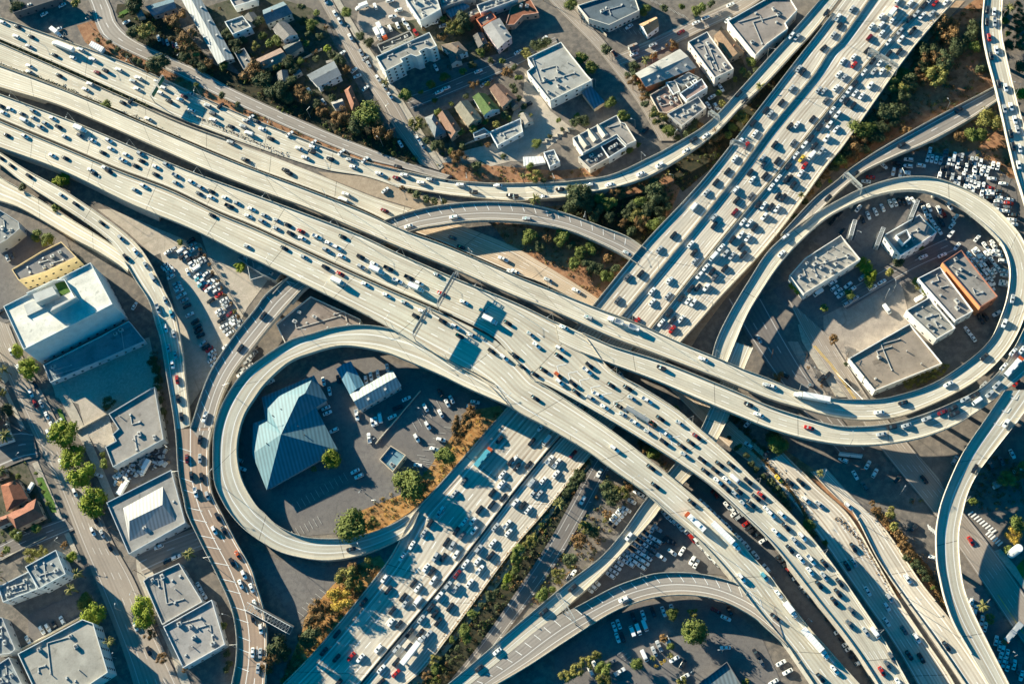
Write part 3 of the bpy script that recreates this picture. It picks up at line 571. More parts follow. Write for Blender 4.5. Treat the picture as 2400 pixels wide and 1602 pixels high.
def flat(t, pts, h, roofc, wallc, label, cat='building', name='commercial_building', units=4, par=.9, win=1, wsp=4.6, rk='roof', group=None, unitlist=None):
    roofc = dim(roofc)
    v = world_poly(pts, t, h + par); c = sum(v, Vector()) / len(v)
    root = empty(name, (c.x, c.y, 0)); tag(root, label, cat, group); inv = Matrix.Translation((-c.x, -c.y, 0))
    n = len(v); o2 = [Vector((p.x, p.y)) for p in v]; i2 = inset(o2, .35)
    V = []; 
    for p in o2: V.append((p.x, p.y, -.05))
    for p in o2: V.append((p.x, p.y, h + par))
    for p in i2: V.append((p.x, p.y, h + par))
    for p in i2: V.append((p.x, p.y, h - .1))
    F = []
    for i in range(n):
        j = (i + 1) % n
        for k in range(3): F.append((k * n + i, k * n + j, (k + 1) * n + j, (k + 1) * n + i))
    me = mesh('wall', V, F, colmat(wallc)); me.transform(inv); link('wall', me, root)
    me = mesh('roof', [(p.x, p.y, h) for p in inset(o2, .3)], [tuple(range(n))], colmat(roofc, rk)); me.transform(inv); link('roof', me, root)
    e = (v[1] - v[0]); L0 = max(range(n), key=lambda i: (v[(i + 1) % n] - v[i]).length); e = v[(L0 + 1) % n] - v[L0]; rz = math.atan2(e.y, e.x)
    ins = inset(o2, 2.2); got = []
    xs = [p.x for p in ins]; ys = [p.y for p in ins]; tr = 0
    while len(got) < units and tr < 300:
        tr += 1; x, y = rb.uniform(min(xs), max(xs)), rb.uniform(min(ys), max(ys))
        if inpoly(x, y, [(p.x, p.y) for p in ins]) and all((x - a) ** 2 + (y - b) ** 2 > 9 for a, b in got):
            got.append((x, y)); s = rb.random()
            if s < .5: unit(root, x, y, h, inv, rb.uniform(1.6, 3), rb.uniform(1.3, 2), rb.uniform(.9, 1.5), rz)
            elif s < .8: unit(root, x, y, h, inv, rb.uniform(.9, 1.3), rb.uniform(.9, 1.3), rb.uniform(.5, .9), rz, 1)
            else:
                mb = MB(); mb.tube((x, y, h - .05), (x, y, h + rb.uniform(.8, 1.6)), .25, None, 8); me = mb.me('vent_pipe', [M['hvac']]); me.transform(inv); link('vent_pipe', me, root)
    if units >= 3 and h < 17 and name != 'hall_building':
        for q in range(2):
            if len(got) < 2: break
            (xa, ya), (xb, yb) = got[q], got[-1 - q]
            if (xa, ya) == (xb, yb): continue
            mb = MB(); mb.bar((xa, ya, h + .25), (xb, ya, h + .25), .28); mb.bar((xb, ya, h + .25), (xb, yb, h + .25), .28); me = mb.me('duct', [M['hvac']]); me.transform(inv); link('duct', me, root)
        for q in range(2):
            x, y = got[rb.randrange(len(got))]; mb = MB(); w_, l_ = rb.uniform(1.5, 4), rb.uniform(2, 7); x += rb.uniform(-2, 2); y += rb.uniform(-2, 2)
            if all(inpoly(x + sx * l_ / 2 * math.cos(rz) - sy * w_ / 2 * math.sin(rz), y + sx * l_ / 2 * math.sin(rz) + sy * w_ / 2 * math.cos(rz), [(p.x, p.y) for p in o2]) for sx in (-1, 1) for sy in (-1, 1)):
                mb.box(-l_ / 2, l_ / 2, -w_ / 2, w_ / 2, h - .1, h + .02 + q * .01, 0, rz, (x, y)); me = mb.me('roof_patch', [colmat(dim(roofc, rb.choice((.72, .8, 1.25))), 'roof')]); me.transform(inv); link('roof_patch', me, root)
    if win: windows(root, v, h, win, wsp, inv=inv)
    return root, v, inv
def gable(t, pts, h, rh, roofc, wallc, label, cat='house', name='house', hip=0., win=1, units=0, rk='tile', group=None, chim=0):
    """pts: four eave corners; ridge runs along the longer side"""
    roofc = dim(roofc, .75)
    v = world_poly(pts, t, h); c = sum(v, Vector()) / 4
    if (v[1] - v[0]).length + (v[3] - v[2]).length < (v[2] - v[1]).length + (v[0] - v[3]).length: v = v[1:] + v[:1]
    root = empty(name, (c.x, c.y, 0)); tag(root, label, cat, group); inv = Matrix.Translation((-c.x, -c.y, 0))
    m0 = (v[0] + v[3]) / 2; m1 = (v[1] + v[2]) / 2; ax = m1 - m0
    r0 = m0 + ax * hip; r1 = m1 - ax * hip; r0.z = r1.z = h + rh
    cc = c.copy()
    def sh(p, s=.94): q = cc + (p - cc) * s; return q
    w = [sh(p) for p in v]; g0, g1 = sh(m0), sh(m1)
    V = [(p.x, p.y, -.05) for p in w] + [(p.x, p.y, h) for p in w] + [(g0.x, g0.y, h + (rh * .9 if hip == 0 else .02)), (g1.x, g1.y, h + (rh * .9 if hip == 0 else .02))]
    F = [(0, 1, 5, 4), (1, 2, 6, 5), (2, 3, 7, 6), (3, 0, 4, 7), (4, 8, 7), (5, 6, 9)]
    me = mesh('wall', V, F, colmat(wallc)); me.transform(inv); link('wall', me, root)
    V = [*v, r0, r1] + [p - Vector((0, 0, .22)) for p in (*v, r0, r1)]
    F = [(0, 1, 5, 4), (2, 3, 4, 5), (3, 0, 4), (1, 2, 5)] if hip else [(0, 1, 5, 4), (2, 3, 4, 5)]
    F += [tuple(k + 6 for k in f)[::-1] for f in F]
    rim = [(0, 1), (1, 2), (2, 3), (3, 0)] if hip else [(0, 1), (1, 5), (5, 2), (2, 3), (3, 4), (4, 0)]
    F += [(b, a, a + 6, b + 6) for a, b in rim]
    me = mesh('roof', V, F, colmat(roofc, rk)); me.transform(inv); rf = link('roof', me, root)
    for i in range(chim):
        p = r0.lerp(r1, .3 + .4 * i) ; mb = MB(); mb.box(-.4, .4, -.4, .4, h, h + rh + 1.0, 0, 0, (p.x + 1.2, p.y)); me = mb.me('chimney', [colmat((.3, .16, .1))]); me.transform(inv); link('chimney', me, rf)
    for i in range(units):
        q = v[0].lerp(v[1], (i + .7) / (units + .5)).lerp(r0.lerp(r1, (i + .7) / (units + .5)), .45); mb = MB(); mb.box(-.6, .6, -.5, .5, q.z - .3, q.z + .7, 0, .4, (q.x, q.y))
        me = mb.me('skylight', [M['hvac']]); me.transform(inv); link('skylight', me, rf)
    if win: windows(root, w, h, win, 3.6, inv=inv, limit=14)
    return root, v, inv
GREY = (.34, .33, .31); LG = (.46, .44, .40); BG = (.30, .36, .40); WH = (.76, .77, .74); TANW = (.45, .36, .26); BR = (.26, .15, .10); DG = (.14, .14, .14); TERR = (.42, .17, .10)
# upper left
gable('00', '1660,-10 1835,-25 2150,540 2000,590', 5, 1.3, (.42, .45, .44), (.6, .57, .5), 'long light grey shed roof running down beside the orange trees at top', cat='warehouse', name='warehouse', rk='corr', units=4)
gable('00', '1330,60 1590,-15 1620,75 1400,150', 4, 1.2, (.20, .30, .36), GREY, 'blue grey roofed house among trees above the curved frontage road', chim=0)
flat('00', '2060,200 2225,145 2305,245 2135,315', 6, LG, WH, 'small two storey white block right of the long shed', units=3, win=2, cat='apartment building', name='apartment_building')
flat('00', '2150,485 2240,440 2325,575 2235,640', 4, LG, GREY, 'small flat roofed shed at the lower end of the long shed', units=1, cat='shed', name='shed')
flat('00', '2100,-20 2350,-90 2349,0 2150,60', 5, (.45, .42, .4), WH, 'flat pale roof cut by the top edge right of the long shed', units=2)
flat('00', '60,-60 480,-110 560,-20 120,120', 5, (.16, .16, .17), DG, 'dark flat roof at the top left corner with white edge', units=2)
# upper middle houses
gable('10', '60,95 250,15 335,125 95,225', 6.5, 2.6, (.22, .30, .34), (.6, .56, .46), 'large blue grey gabled house at top left of the houses', chim=1, win=2)
gable('10', '150,270 275,190 385,320 250,375', 6, 2.4, (.42, .38, .34), WH, 'small white house with steep gable and striped awning', win=2)
gable('10', '0,545 225,440 300,540 55,640', 5, 1.4, (.42, .30, .24), TANW, 'brown roofed long house left of the dark hedge', units=1)
gable('10', '245,430 395,350 430,430 290,515', 5, 1.8, (.22, .22, .2), (.4, .36, .3), 'dark roofed small house joined to the brown long house')
gable('10', '465,690 715,560 785,690 570,800', 6, .7, (.30, .33, .35), WH, 'white two storey block with one lit roof strip', win=2, rk='roof', cat='apartment building', name='apartment_building')
flat('10', '320,645 375,600 420,660 350,700', 3.2, (.35, .42, .45), GREY, 'tiny blue roofed garage beside the white two storey block', units=0, cat='garage', name='garage', par=.3)
gable('10', '810,830 870,785 960,990 880,1015', 5, 2, (.42, .20, .13), (.55, .4, .3), 'reddish brown hipped house above the large round dark tree', hip=.18, chim=1)
gable('10', '685,940 790,905 820,970 725,1000', 3.5, 1.2, (.5, .47, .42), WH, 'little white roofed outbuilding left of the reddish house', win=0)
ap = flat('10', '1100,520 1590,295 1660,420 1600,450 1560,440 1500,470 1520,500 1470,520 1420,500 1330,540 1350,570 1185,655', 12, (.48, .46, .42), (.68, .68, .64), 'white four storey apartment block with notched front above a dark car park', units=5, win=4, wsp=3.6, cat='apartment building', name='apartment_building')
flat('10', '1110,410 1410,280 1445,330 1150,480', 4, (.2, .2, .19), GREY, 'low dark roof between the parked buses and the white apartment block', units=4)
flat('10', '1365,-20 1630,-110 1695,85 1505,190', 8, (.70, .68, .62), (.55, .58, .58), 'bright white roofed warehouse at top middle beside the car park', units=6, cat='warehouse', name='warehouse')
gable('10', '1735,100 1900,30 1965,60 1790,165', 4.5, .5, (.25, .33, .38), GREY, 'small blue grey metal roof right of the bright warehouse', rk='corr', win=0)
flat('10', '1690,-10 1990,-100 2010,-30 1700,65', 6, (.40, .42, .42), GREY, 'grey connecting roof at the top edge right of the bright warehouse', units=2)
flat('10', '1925,120 2025,75 2060,110 1960,160', 4, (.5, .46, .4), TANW, 'tiny tan roof between the grey roofs at top', units=1, par=.4)
flat('10', '2025,45 2349,-70 2400,-10 2060,115', 6, (.48, .47, .45), (.6, .58, .55), 'long pale roof at top edge with blue wall', units=4)
gable('10', '1690,415 1860,380 1945,470 1820,520', 5.5, 2, (.42, .33, .25), WH, 'tan roofed house right of the white apartment block', hip=.2, win=2, chim=1)
flat('10', '2020,175 2155,100 2205,160 2070,245', 5, (.4, .3, .24), (.6, .2, .1), 'brown roof with bright orange wall', units=1)
gable('10', '2080,250 2235,165 2350,345 2220,450', 6, .8, (.5, .48, .46), (.62, .5, .52), 'long grey roof with pink and white balcony front', rk='roof', win=2, units=2, cat='apartment building', name='apartment_building')
gable('10', '1545,1080 1630,1045 1745,1210 1640,1260', 5, 2.4, (.34, .36, .36), GREY, 'leftmost of the row of hipped houses with pale grey roof', hip=.3, win=2, group='row of gabled houses', chim=1)
gable('10', '1665,1060 1765,1015 1885,1190 1790,1270', 5, 2.6, (.40, .24, .17), TANW, 'brown roofed house second in the row of gabled houses', win=1, group='row of gabled houses', chim=1)
gable('10', '1820,985 1945,920 2075,1085 1945,1160', 5, 2.8, (.40, .37, .28), TANW, 'large grey tan gabled house third in the row', win=1, group='row of gabled houses', chim=1)
gable('10', '1985,890 2110,860 2240,1000 2090,1060', 5, 2.8, (.15, .23, .08), WH, 'house with a green sunlit roof slope', win=1, group='row of gabled houses', chim=1)
gable('10', '2140,815 2255,770 2400,900 2260,985', 5, 2.6, (.32, .20, .15), TANW, 'brown roofed house at the right end of the row', win=1, group='row of gabled houses', chim=1)
flat('10', '2140,1210 2425,1085 2450,1210 2215,1335', 3.5, (.55, .55, .52), WH, 'low white flat roof below the row of gabled houses', units=3)
flat('10', '1990,1220 2090,1170 2150,1215 2000,1265', 3, (.45, .45, .43), WH, 'tiny white shed left of the low white roof', units=0, cat='shed', name='shed')
# upper right blocks
flat('20', '140,530 450,385 690,690 735,735 350,925 135,655 195,610', 7.4, (.54, .53, .49), (.78, .74, .66), 'large white flat roofed building with roof plants at top middle', units=12, win=2, wsp=6)
gable('20', '640,850 725,790 855,935 755,1000', 3.6, .4, (.18, .27, .34), (.62, .5, .35), 'blue metal canopy attached below the large white building', rk='corr', win=0, cat='canopy', name='canopy')
flat('20', '600,50 1100,-110 1170,95 890,230 700,170', 6, (.17, .22, .26), (.72, .66, .56), 'dark roofed building with scalloped cream wall at top', units=5, win=1, wsp=2.5)
gable('20', '1165,225 1320,155 1350,240 1240,320', 5, 3, (.55, .38, .22), WH, 'small tan steep roofed cottage standing alone in a car park', win=1, chim=1)
gable('20', '1130,675 1540,450 1695,620 1225,800', 6, 1.6, (.50, .49, .46), (.5, .2, .1), 'long pale gabled hall with orange end wall', rk='roof', units=5, win=0, cat='warehouse', name='warehouse')
flat('20', '1615,385 1790,290 2035,630 1860,715', 8, (.42, .39, .37), (.72, .66, .58), 'tall narrow flat block right of the pale gabled hall', units=10, win=2, cat='apartment building', name='apartment_building')
gable('20', '1850,330 1960,275 2135,480 2000,545', 5, 2.5, (.42, .28, .18), TANW, 'dark tan roofed house behind the tall narrow block', win=1, chim=1)
v_, = [None],
root, v, inv = flat('30', '-370,190 0,-20 200,-20 270,90 160,210 185,260 -5,400 -115,510', 8, (.44, .38, .34), (.80, .75, .66), 'big brown flat roofed warehouse with white wall beside the ramp at top right', units=8, cat='warehouse', name='warehouse')
flat('20', '1410,755 1500,740 1545,835 1480,865', 5, (.5, .46, .42), WH, 'small pale roof box in the middle of the terrace block', units=0, par=.4)
flat('20', '1540,855 1740,720 1795,800 1600,920', 6, (.50, .36, .33), WH, 'pinkish roof with white letters on it', units=1)
flat('20', '1480,740 1620,660 1720,710 1560,790', 5, (.45, .5, .5), GREY, 'roof crowded with white air units beside the pale hall', units=9)
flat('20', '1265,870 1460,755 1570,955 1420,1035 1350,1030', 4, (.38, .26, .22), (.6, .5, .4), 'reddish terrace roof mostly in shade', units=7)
flat('20', '1425,1045 1710,885 1785,985 1560,1155', 6, (.50, .46, .42), (.55, .52, .48), 'grey flat roof with arched dark front above the curving ramp', units=6, win=2)
sw = flat('20', '555,1265 960,1055 1000,1120 1040,1130 1140,1290 1050,1330 960,1235 650,1405', 6.5, (.46, .42, .38), (.7, .66, .58), 'building with three sawtooth roof lights', units=3)
for k, (x, y) in enumerate(((650, 1290), (735, 1235), (820, 1195))):
    q = [P(*TL('20', x + a, y + b), 6.5) for a, b in ((-60, -30), (-10, -55), (65, 40), (10, 75))]; ap_ = P(*TL('20', x + 10, y + 5), 8.6)
    V = [(p.x, p.y, 6.5) for p in q] + [(q[0].x * .5 + q[1].x * .5, q[0].y * .5 + q[1].y * .5, 8.3), (q[2].x * .5 + q[3].x * .5, q[2].y * .5 + q[3].y * .5, 8.3)]
    me = mesh('roof_light', V, [(0, 1, 4), (1, 2, 5, 4), (2, 3, 5), (3, 0, 4, 5)], colmat((.55, .5, .42), 'roof')); me.transform(sw[2]); link('roof_light', me, sw[0])
flat('20', '810,1335 960,1255 1050,1345 890,1445', 6, (.10, .11, .12), WH, 'dark roof tucked below the sawtooth building', units=3)
flat('20', '605,1440 810,1335 890,1445 715,1545', 5, (.28, .26, .25), (.62, .56, .48), 'dark grey roof with white plants at the lower left of the sawtooth building', units=6)
flat('20', '290,1395 385,1370 440,1480 345,1530', 4, (.55, .55, .52), WH, 'small white building right of the white trailer', units=3)
# court with red pavilions at top
flat('20', '-10,60 80,20 160,-20 245,120 180,130 100,140 20,225 -60,230', 4.5, TERR, (.6, .35, .25), 'terracotta roofed court building at top middle', units=2, rk='tile', par=.3)
# right loop interior
flat('31', '195,960 340,800 668,590 850,810 330,1130', 7, (.58, .54, .48), (.72, .68, .6), 'white trapezoid roof crowded with vents inside the right loop', units=26)
pb = flat('31', '1060,590 1390,400 1552,560 1400,665 1215,775', 9, (.44, .41, .38), (.75, .75, .72), 'white walled building with open rooftop box inside the right loop', units=3, win=2, wsp=4)
q = [P(*TL('31', x, y), 12) for x, y in ((1170, 590), (1275, 535), (1315, 610), (1240, 675))]; q = q if sum(q[i].x * q[(i + 1) % 4].y - q[(i + 1) % 4].x * q[i].y for i in range(4)) > 0 else q[::-1]
i2 = inset([Vector((p.x, p.y)) for p in q], .4)
V = [(p.x, p.y, z) for z in (8.9, 12) for p in q] + [(p.x, p.y, z) for z in (12, 9.1) for p in i2]
me = mesh('penthouse', V, [(k * 4 + i, k * 4 + (i + 1) % 4, k * 4 + 4 + (i + 1) % 4, k * 4 + 4 + i) for k in range(3) for i in range(4)], colmat(WH)); me.transform(pb[2]); link('penthouse', me, pb[0])
flat('31', '1375,985 1580,880 1885,1285 1720,1375', 8, (.40, .36, .33), (.76, .74, .7), 'long white walled block between the orange block and the low grey block', units=7, win=2, wsp=5)
orb = flat('31', '1600,840 1775,725 2110,1150 1950,1250', 10, (.40, .37, .34), (.34, .15, .10), 'flat block with bright orange side wall inside the right loop', units=8, win=2, wsp=4)
a, b = P(*TL('31', 1600, 840), 0), P(*TL('31', 1950, 1240), 0); mb = MB(); a.z = b.z = 5.2; dd = (b - a).normalized(); nn = Vector((-dd.y, dd.x, 0)); nn = nn if nn.dot(a - orb[0].location) > 0 else -nn
pp = [q for q in orb[1]]; pa = min(pp, key=lambda q: (PX(q)[0] - TL('31', 1600, 840)[0]) ** 2 + (PX(q)[1] - TL('31', 1600, 840)[1]) ** 2); pc = min(pp, key=lambda q: (PX(q)[0] - TL('31', 1950, 1240)[0]) ** 2 + (PX(q)[1] - TL('31', 1950, 1240)[1]) ** 2)
a = Vector((pa.x, pa.y, 5.4)) + nn * .06; b = Vector((pc.x, pc.y, 5.4)) + nn * .06; mb.bar(a, b, .1, 10.6); me = mb.me('side_wall', [colmat((.66, .30, .13))]); me.transform(orb[2]); link('side_wall', me, orb[0])
flat('31', '1268,1280 1480,1160 1722,1440 1545,1545', 7, (.42, .40, .36), (.78, .76, .7), 'low grey roofed block with white wall below the long white block', units=14)
flat('32', '740,155 1080,-40 1300,-165 1600,200 980,450', 7, (.44, .36, .29), (.80, .78, .72), 'largest brown grey flat roof at the bottom of the right loop', units=7, cat='warehouse', name='warehouse')
# left side
yb = flat('01', '105,905 350,755 375,740 560,650 700,790 420,925 170,1005', 11, (.30, .29, .29), (.80, .58, .30), 'cream and yellow building with arched windows behind the huge white hall', units=10, win=2, wsp=3.6)
flat('01', '360,745 470,690 525,780 420,850', 12.3, (.42, .38, .36), (.5, .48, .45), 'raised grey roof block on top of the cream building', units=1, cat='roof block', name='roof_block', par=.5) if 0 else None
hb = flat('01', '30,1243 830,842 1032,1222 215,1640', 20.5, (1.1, 1.06, .93), (.62, .66, .64), 'huge white flat roofed hall towering at the left edge', units=3, cat='hall', name='hall_building')
q0 = hb
for lab, pts, z0, z1 in (('roof_house', '300,1130 480,1060 520,1130 330,1210', 20.5, 26), ('roof_house', '480,1250 690,1150 640,1080 700,1160 460,1290', 20.5, 25), ('roof_deck', '215,1230 380,1160 420,1250 250,1330', 20.5, 21.3)):
    v = world_poly(pts, '01', z1); n = len(v)
    me = mesh(lab, [(p.x, p.y, z) for z in (z0 - .1, z1) for p in v], [(i, (i + 1) % n, n + (i + 1) % n, n + i) for i in range(n)] + [tuple(range(n, 2 * n))], colmat((.5, .5, .46))); me.transform(hb[2]); link(lab, me, hb[0])
v = world_poly('500,1040 600,1000 660,1100 560,1150', '01', 20.62); me = mesh('roof_garden', v, [(0, 1, 2, 3)], M['lawn']); me.transform(hb[2]); link('roof_garden', me, hb[0])
for a, b in (((600, 1010), (690, 1170)), ((250, 1130), (500, 1010)), ((500, 1010), (600, 1005)), ((690, 1170), (480, 1270))):
    mb = MB(); mb.bar(P(*TL('01', *a), 21.5), P(*TL('01', *b), 21.5), .35, 2.2); me = mb.me('roof_screen', [colmat(WH)]); me.transform(hb[2]); link('roof_screen', me, hb[0])
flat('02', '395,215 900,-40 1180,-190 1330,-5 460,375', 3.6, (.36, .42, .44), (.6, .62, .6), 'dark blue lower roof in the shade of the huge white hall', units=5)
flat('01', '0,360 170,468 180,530 60,632 -60,700 -100,420', 8, (.42, .42, .40), (.4, .42, .42), 'grey roofed building cut by the left edge above the cream building', units=7)
flat('02', '995,662 1415,410 1500,895 1035,1150 965,965 1062,910 1030,850 1085,800', 6.5, (.46, .42, .38), (.5, .52, .5), 'notched grey roof building between the shaded yard and the scrap yard', units=7)
hp = flat('02', '975,1475 1570,1175 1700,1660 1180,1950', 7, (.46, .44, .41), (.5, .52, .52), 'grey building with long raised hipped roof section at left', units=2)
v = world_poly('1110,1510 1480,1310 1600,1640 1170,1830', '02', 9.2); c_ = sum(v, Vector()) / 4
m0, m1 = (v[0] + v[3]) / 2, (v[1] + v[2]) / 2
if (v[1] - v[0]).length < (v[2] - v[1]).length: v = v[1:] + v[:1]; m0, m1 = (v[0] + v[3]) / 2, (v[1] + v[2]) / 2
ax_ = m1 - m0; m0 = m0 + ax_ * .12; m1 = m1 - ax_ * .12
me = mesh('raised_roof', [(p.x, p.y, 6.9) for p in v] + [(m0.x, m0.y, 9.4), (m1.x, m1.y, 9.4)], [(0, 1, 5, 4), (2, 3, 4, 5), (3, 0, 4), (1, 2, 5)], colmat((.36, .355, .34), 'corr')); me.transform(hp[2]); link('raised_roof', me, hp[0])
flat('03', '1308,625 1350,590 1635,462 1850,815 1480,1025', 6, (.46, .43, .40), (.62, .6, .55), 'upper of the two grey roofs beside the brown ramp with row of vents', units=9)
flat('03', '1490,1042 1935,795 1985,960 2055,1205 1672,1420', 6, (.50, .47, .45), (.66, .66, .64), 'lower of the two grey roofs beside the brown ramp with cone vents', units=12)
flat('03', '228,495 510,340 600,560 350,700', 10.5, (.40, .43, .43), (.6, .62, .6), 'tall right wing of the white apartments at lower left', units=8, win=3, cat='apartment building', name='apartment_building')
flat('03', '-20,680 275,530 340,700 25,820', 8.5, (.38, .42, .43), (.6, .62, .6), 'lower left wing of the white apartments cut by the left edge', units=6, win=3, cat='apartment building', name='apartment_building')
flat('03', '160,1290 750,975 850,1010 985,1460 760,1610 310,1610', 10, (.54, .51, .45), (.66, .66, .62), 'big cream roofed apartment building at the bottom left corner', units=9, win=4, cat='apartment building', name='apartment_building')
flat('03', '-40,950 20,960 140,1250 90,1290 -40,1300', 7, (.40, .42, .42), (.5, .5, .48), 'pale roof strip at the left edge above the corner apartments', units=3)
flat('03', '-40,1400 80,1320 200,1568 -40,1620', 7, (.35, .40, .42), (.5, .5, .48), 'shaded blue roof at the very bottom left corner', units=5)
gable('02', '5,1320 160,1260 255,1440 60,1560', 5.5, 2.2, TERR, (.55, .4, .3), 'terracotta roofed house beside the dark side street at left', hip=.2, win=1)
gable('02', '60,1590 330,1440 400,1600 150,1720', 5.5, 2, (.46, .2, .13), (.55, .4, .3), 'lower terracotta roofed wing next to small garden trees', hip=.15, win=1)
gable('02', '-60,640 30,600 60,800 -40,850', 5, 2, (.42, .18, .12), (.55, .4, .3), 'orange roofed house at the left edge above the side street')
gable('02', '-60,820 60,770 120,900 -60,960', 4, 1, (.4, .36, .32), WH, 'shaded low house on the corner of the side street at left', win=0)
# lower middle
def blue_roof():
    pts = [(613, 930), (736, 879), (768, 937), (740, 954), (792, 1054), (625, 1148), (591, 1063), (593, 991), (622, 981)]
    h = 5; E = [P(x, y, h) for x, y in pts]; A = P(659, 1017, 11.5); B = P(700, 930, 9.5); Cc = P(715, 921, 9.5)
    c = sum(E, Vector()) / len(E); root = empty('station_building', (c.x, c.y, 0)); inv = Matrix.Translation((-c.x, -c.y, 0))
    tag(root, 'large blue metal hipped roof building inside the round loop ramp', 'building')
    V = [(p.x, p.y, p.z) for p in E] + [tuple(A), tuple(B), tuple(Cc)]
    a, b, d = 9, 10, 11
    F = [(0, 1, d, b), (1, 2, d), (2, 3, d), (3, b, d), (3, 4, a, b), (4, 5, a), (5, 6, a), (6, 7, a), (7, 8, a), (8, 0, a), (0, b, a)]
    me = mesh('roof', V, F, colmat((.115, .22, .25), 'corr')); me.transform(inv); link('roof', me, root)
    ci = [c + (p - c) * .95 for p in E]; n = len(ci)
    me = mesh('wall', [(p.x, p.y, z) for z in (-.05, h + .05) for p in ci], [(i, (i + 1) % n, n + (i + 1) % n, n + i) for i in range(n)], colmat((.3, .34, .34))); me.transform(inv); link('wall', me, root)
    for i, (x, y) in enumerate(((700, 1000), (715, 1020), (690, 970), (640, 975), (660, 960), (626, 1040), (690, 990))):
        p = P(x, y, 7.5); mb = MB(); mb.tube((p.x, p.y, 6), (p.x, p.y, 9.2), .25, None, 8); me = mb.me('vent_pipe', [M['dmetal']]); me.transform(inv); link('vent_pipe', me, root)
blue_roof()
gable('12', '735,250 870,180 995,400 860,485', 5, 1.2, (.13, .32, .42), (.4, .42, .42), 'blue roofed wing joined to the pale long hall in the round loop', rk='corr', win=0, cat='building', name='commercial_building')
gable('12', '860,485 1250,262 1335,405 945,630', 5.5, 1.4, (.50, .56, .54), (.45, .46, .44), 'pale long hall beside parked police style cars'.replace('police style ', ''), rk='corr', win=1, units=2, cat='building', name='commercial_building')
flat('12', '1130,1080 1235,952 1375,1040 1255,1195', 4, (.22, .38, .46), (.62, .5, .36), 'small square kiosk with blue top standing in the parking lot', units=2, par=1.0, cat='kiosk', name='kiosk')
flat('12', '1045,690 1160,655 1200,710 1070,770', 1.8, (.2, .22, .22), (.4, .4, .38), 'walled bay of small tanks left of the kiosk', units=3, cat='enclosure', name='tank_enclosure', par=.4) if 0 else None
flat('11', '-170,800 -120,740 235,935 180,1005 50,950', 5, (.40, .42, .40), (.25, .28, .28), 'small roof with white plants tucked under the main deck edge', units=6)
flat('11', '185,1405 500,1150 960,1360 950,1440 480,1510 275,1600', 5, (.38, .31, .27), (.72, .68, .58), 'brown grey flat roof between the grey connector and the round loop', units=10)
flat('23', '1700,1560 1965,1360 2095,1570 2000,1700 1760,1700', 5, (.22, .28, .30), DG, 'dark framed striped metal roof at the bottom edge', units=0, rk='corr')
flat('32', '470,1060 470,1060 470,1060', 1, GREY, GREY, 'x') if 0 else None
# white container
for t, pts, h, lab, cat, nm in (('20', '100,1440 280,1432 308,1490 105,1525', 2.8, 'long white container trailer parked at the curved lot', 'container', 'container'), ('00', '840,375 955,435 925,478 815,415', 3.2, 'white box trailer parked above the top carriageway', 'trailer', 'container')):
    v = world_poly(pts, t, h); c = sum(v, Vector()) / 4; o = mesh(nm, [(p.x - c.x, p.y - c.y, z) for z in (.5, h) for p in v], [(3, 2, 1, 0), (4, 5, 6, 7), (0, 1, 5, 4), (1, 2, 6, 5), (2, 3, 7, 6), (3, 0, 4, 7)], M['white'])
    rt = empty(nm, (c.x, c.y, 0)); tag(rt, lab, cat); link('box', o, rt)
    mb = MB(); mb.box(-1, 1, -.6, .6, 0, .55); mb.build('wheels', [M['dark']], rt)
    mb = MB()
    for i in range(6):
        a = v[0].lerp(v[1], (i + .5) / 6) - c; b = v[3].lerp(v[2], (i + .5) / 6) - c; a.z = b.z = h + .03; mb.bar(a, b, .08)
    mb.build('ribs', [M['hvac']], rt)
# rooftop letters: a painted word on the pinkish roof
tc = bpy.data.curves.new('roof_lettering', 'FONT'); tc.body = 'UP'; tc.size = 6; tc.extrude = .02; tc.materials.append(M['white'])
to = bpy.data.objects.new('roof_lettering', tc); COL.objects.link(to)
a = P(*TL('20', 1625, 830), 6.1); b = P(*TL('20', 1690, 790), 6.1); to.location = (a.x, a.y, 6.06); to.rotation_euler = (0, 0, math.atan2(b.y - a.y, b.x - a.x))
rb_ = [o for o in bpy.data.objects if o.get('label', '').startswith('pinkish')][0]
me = bpy.data.meshes.new_from_object(to); me.materials.clear(); me.materials.append(M['white']); rz_ = to.rotation_euler.z; bpy.data.objects.remove(to); to = link('roof_lettering', me); to.rotation_euler = (0, 0, rz_)
to.parent = rb_; to.location = (a.x - rb_.location.x, a.y - rb_.location.y, 6.06)

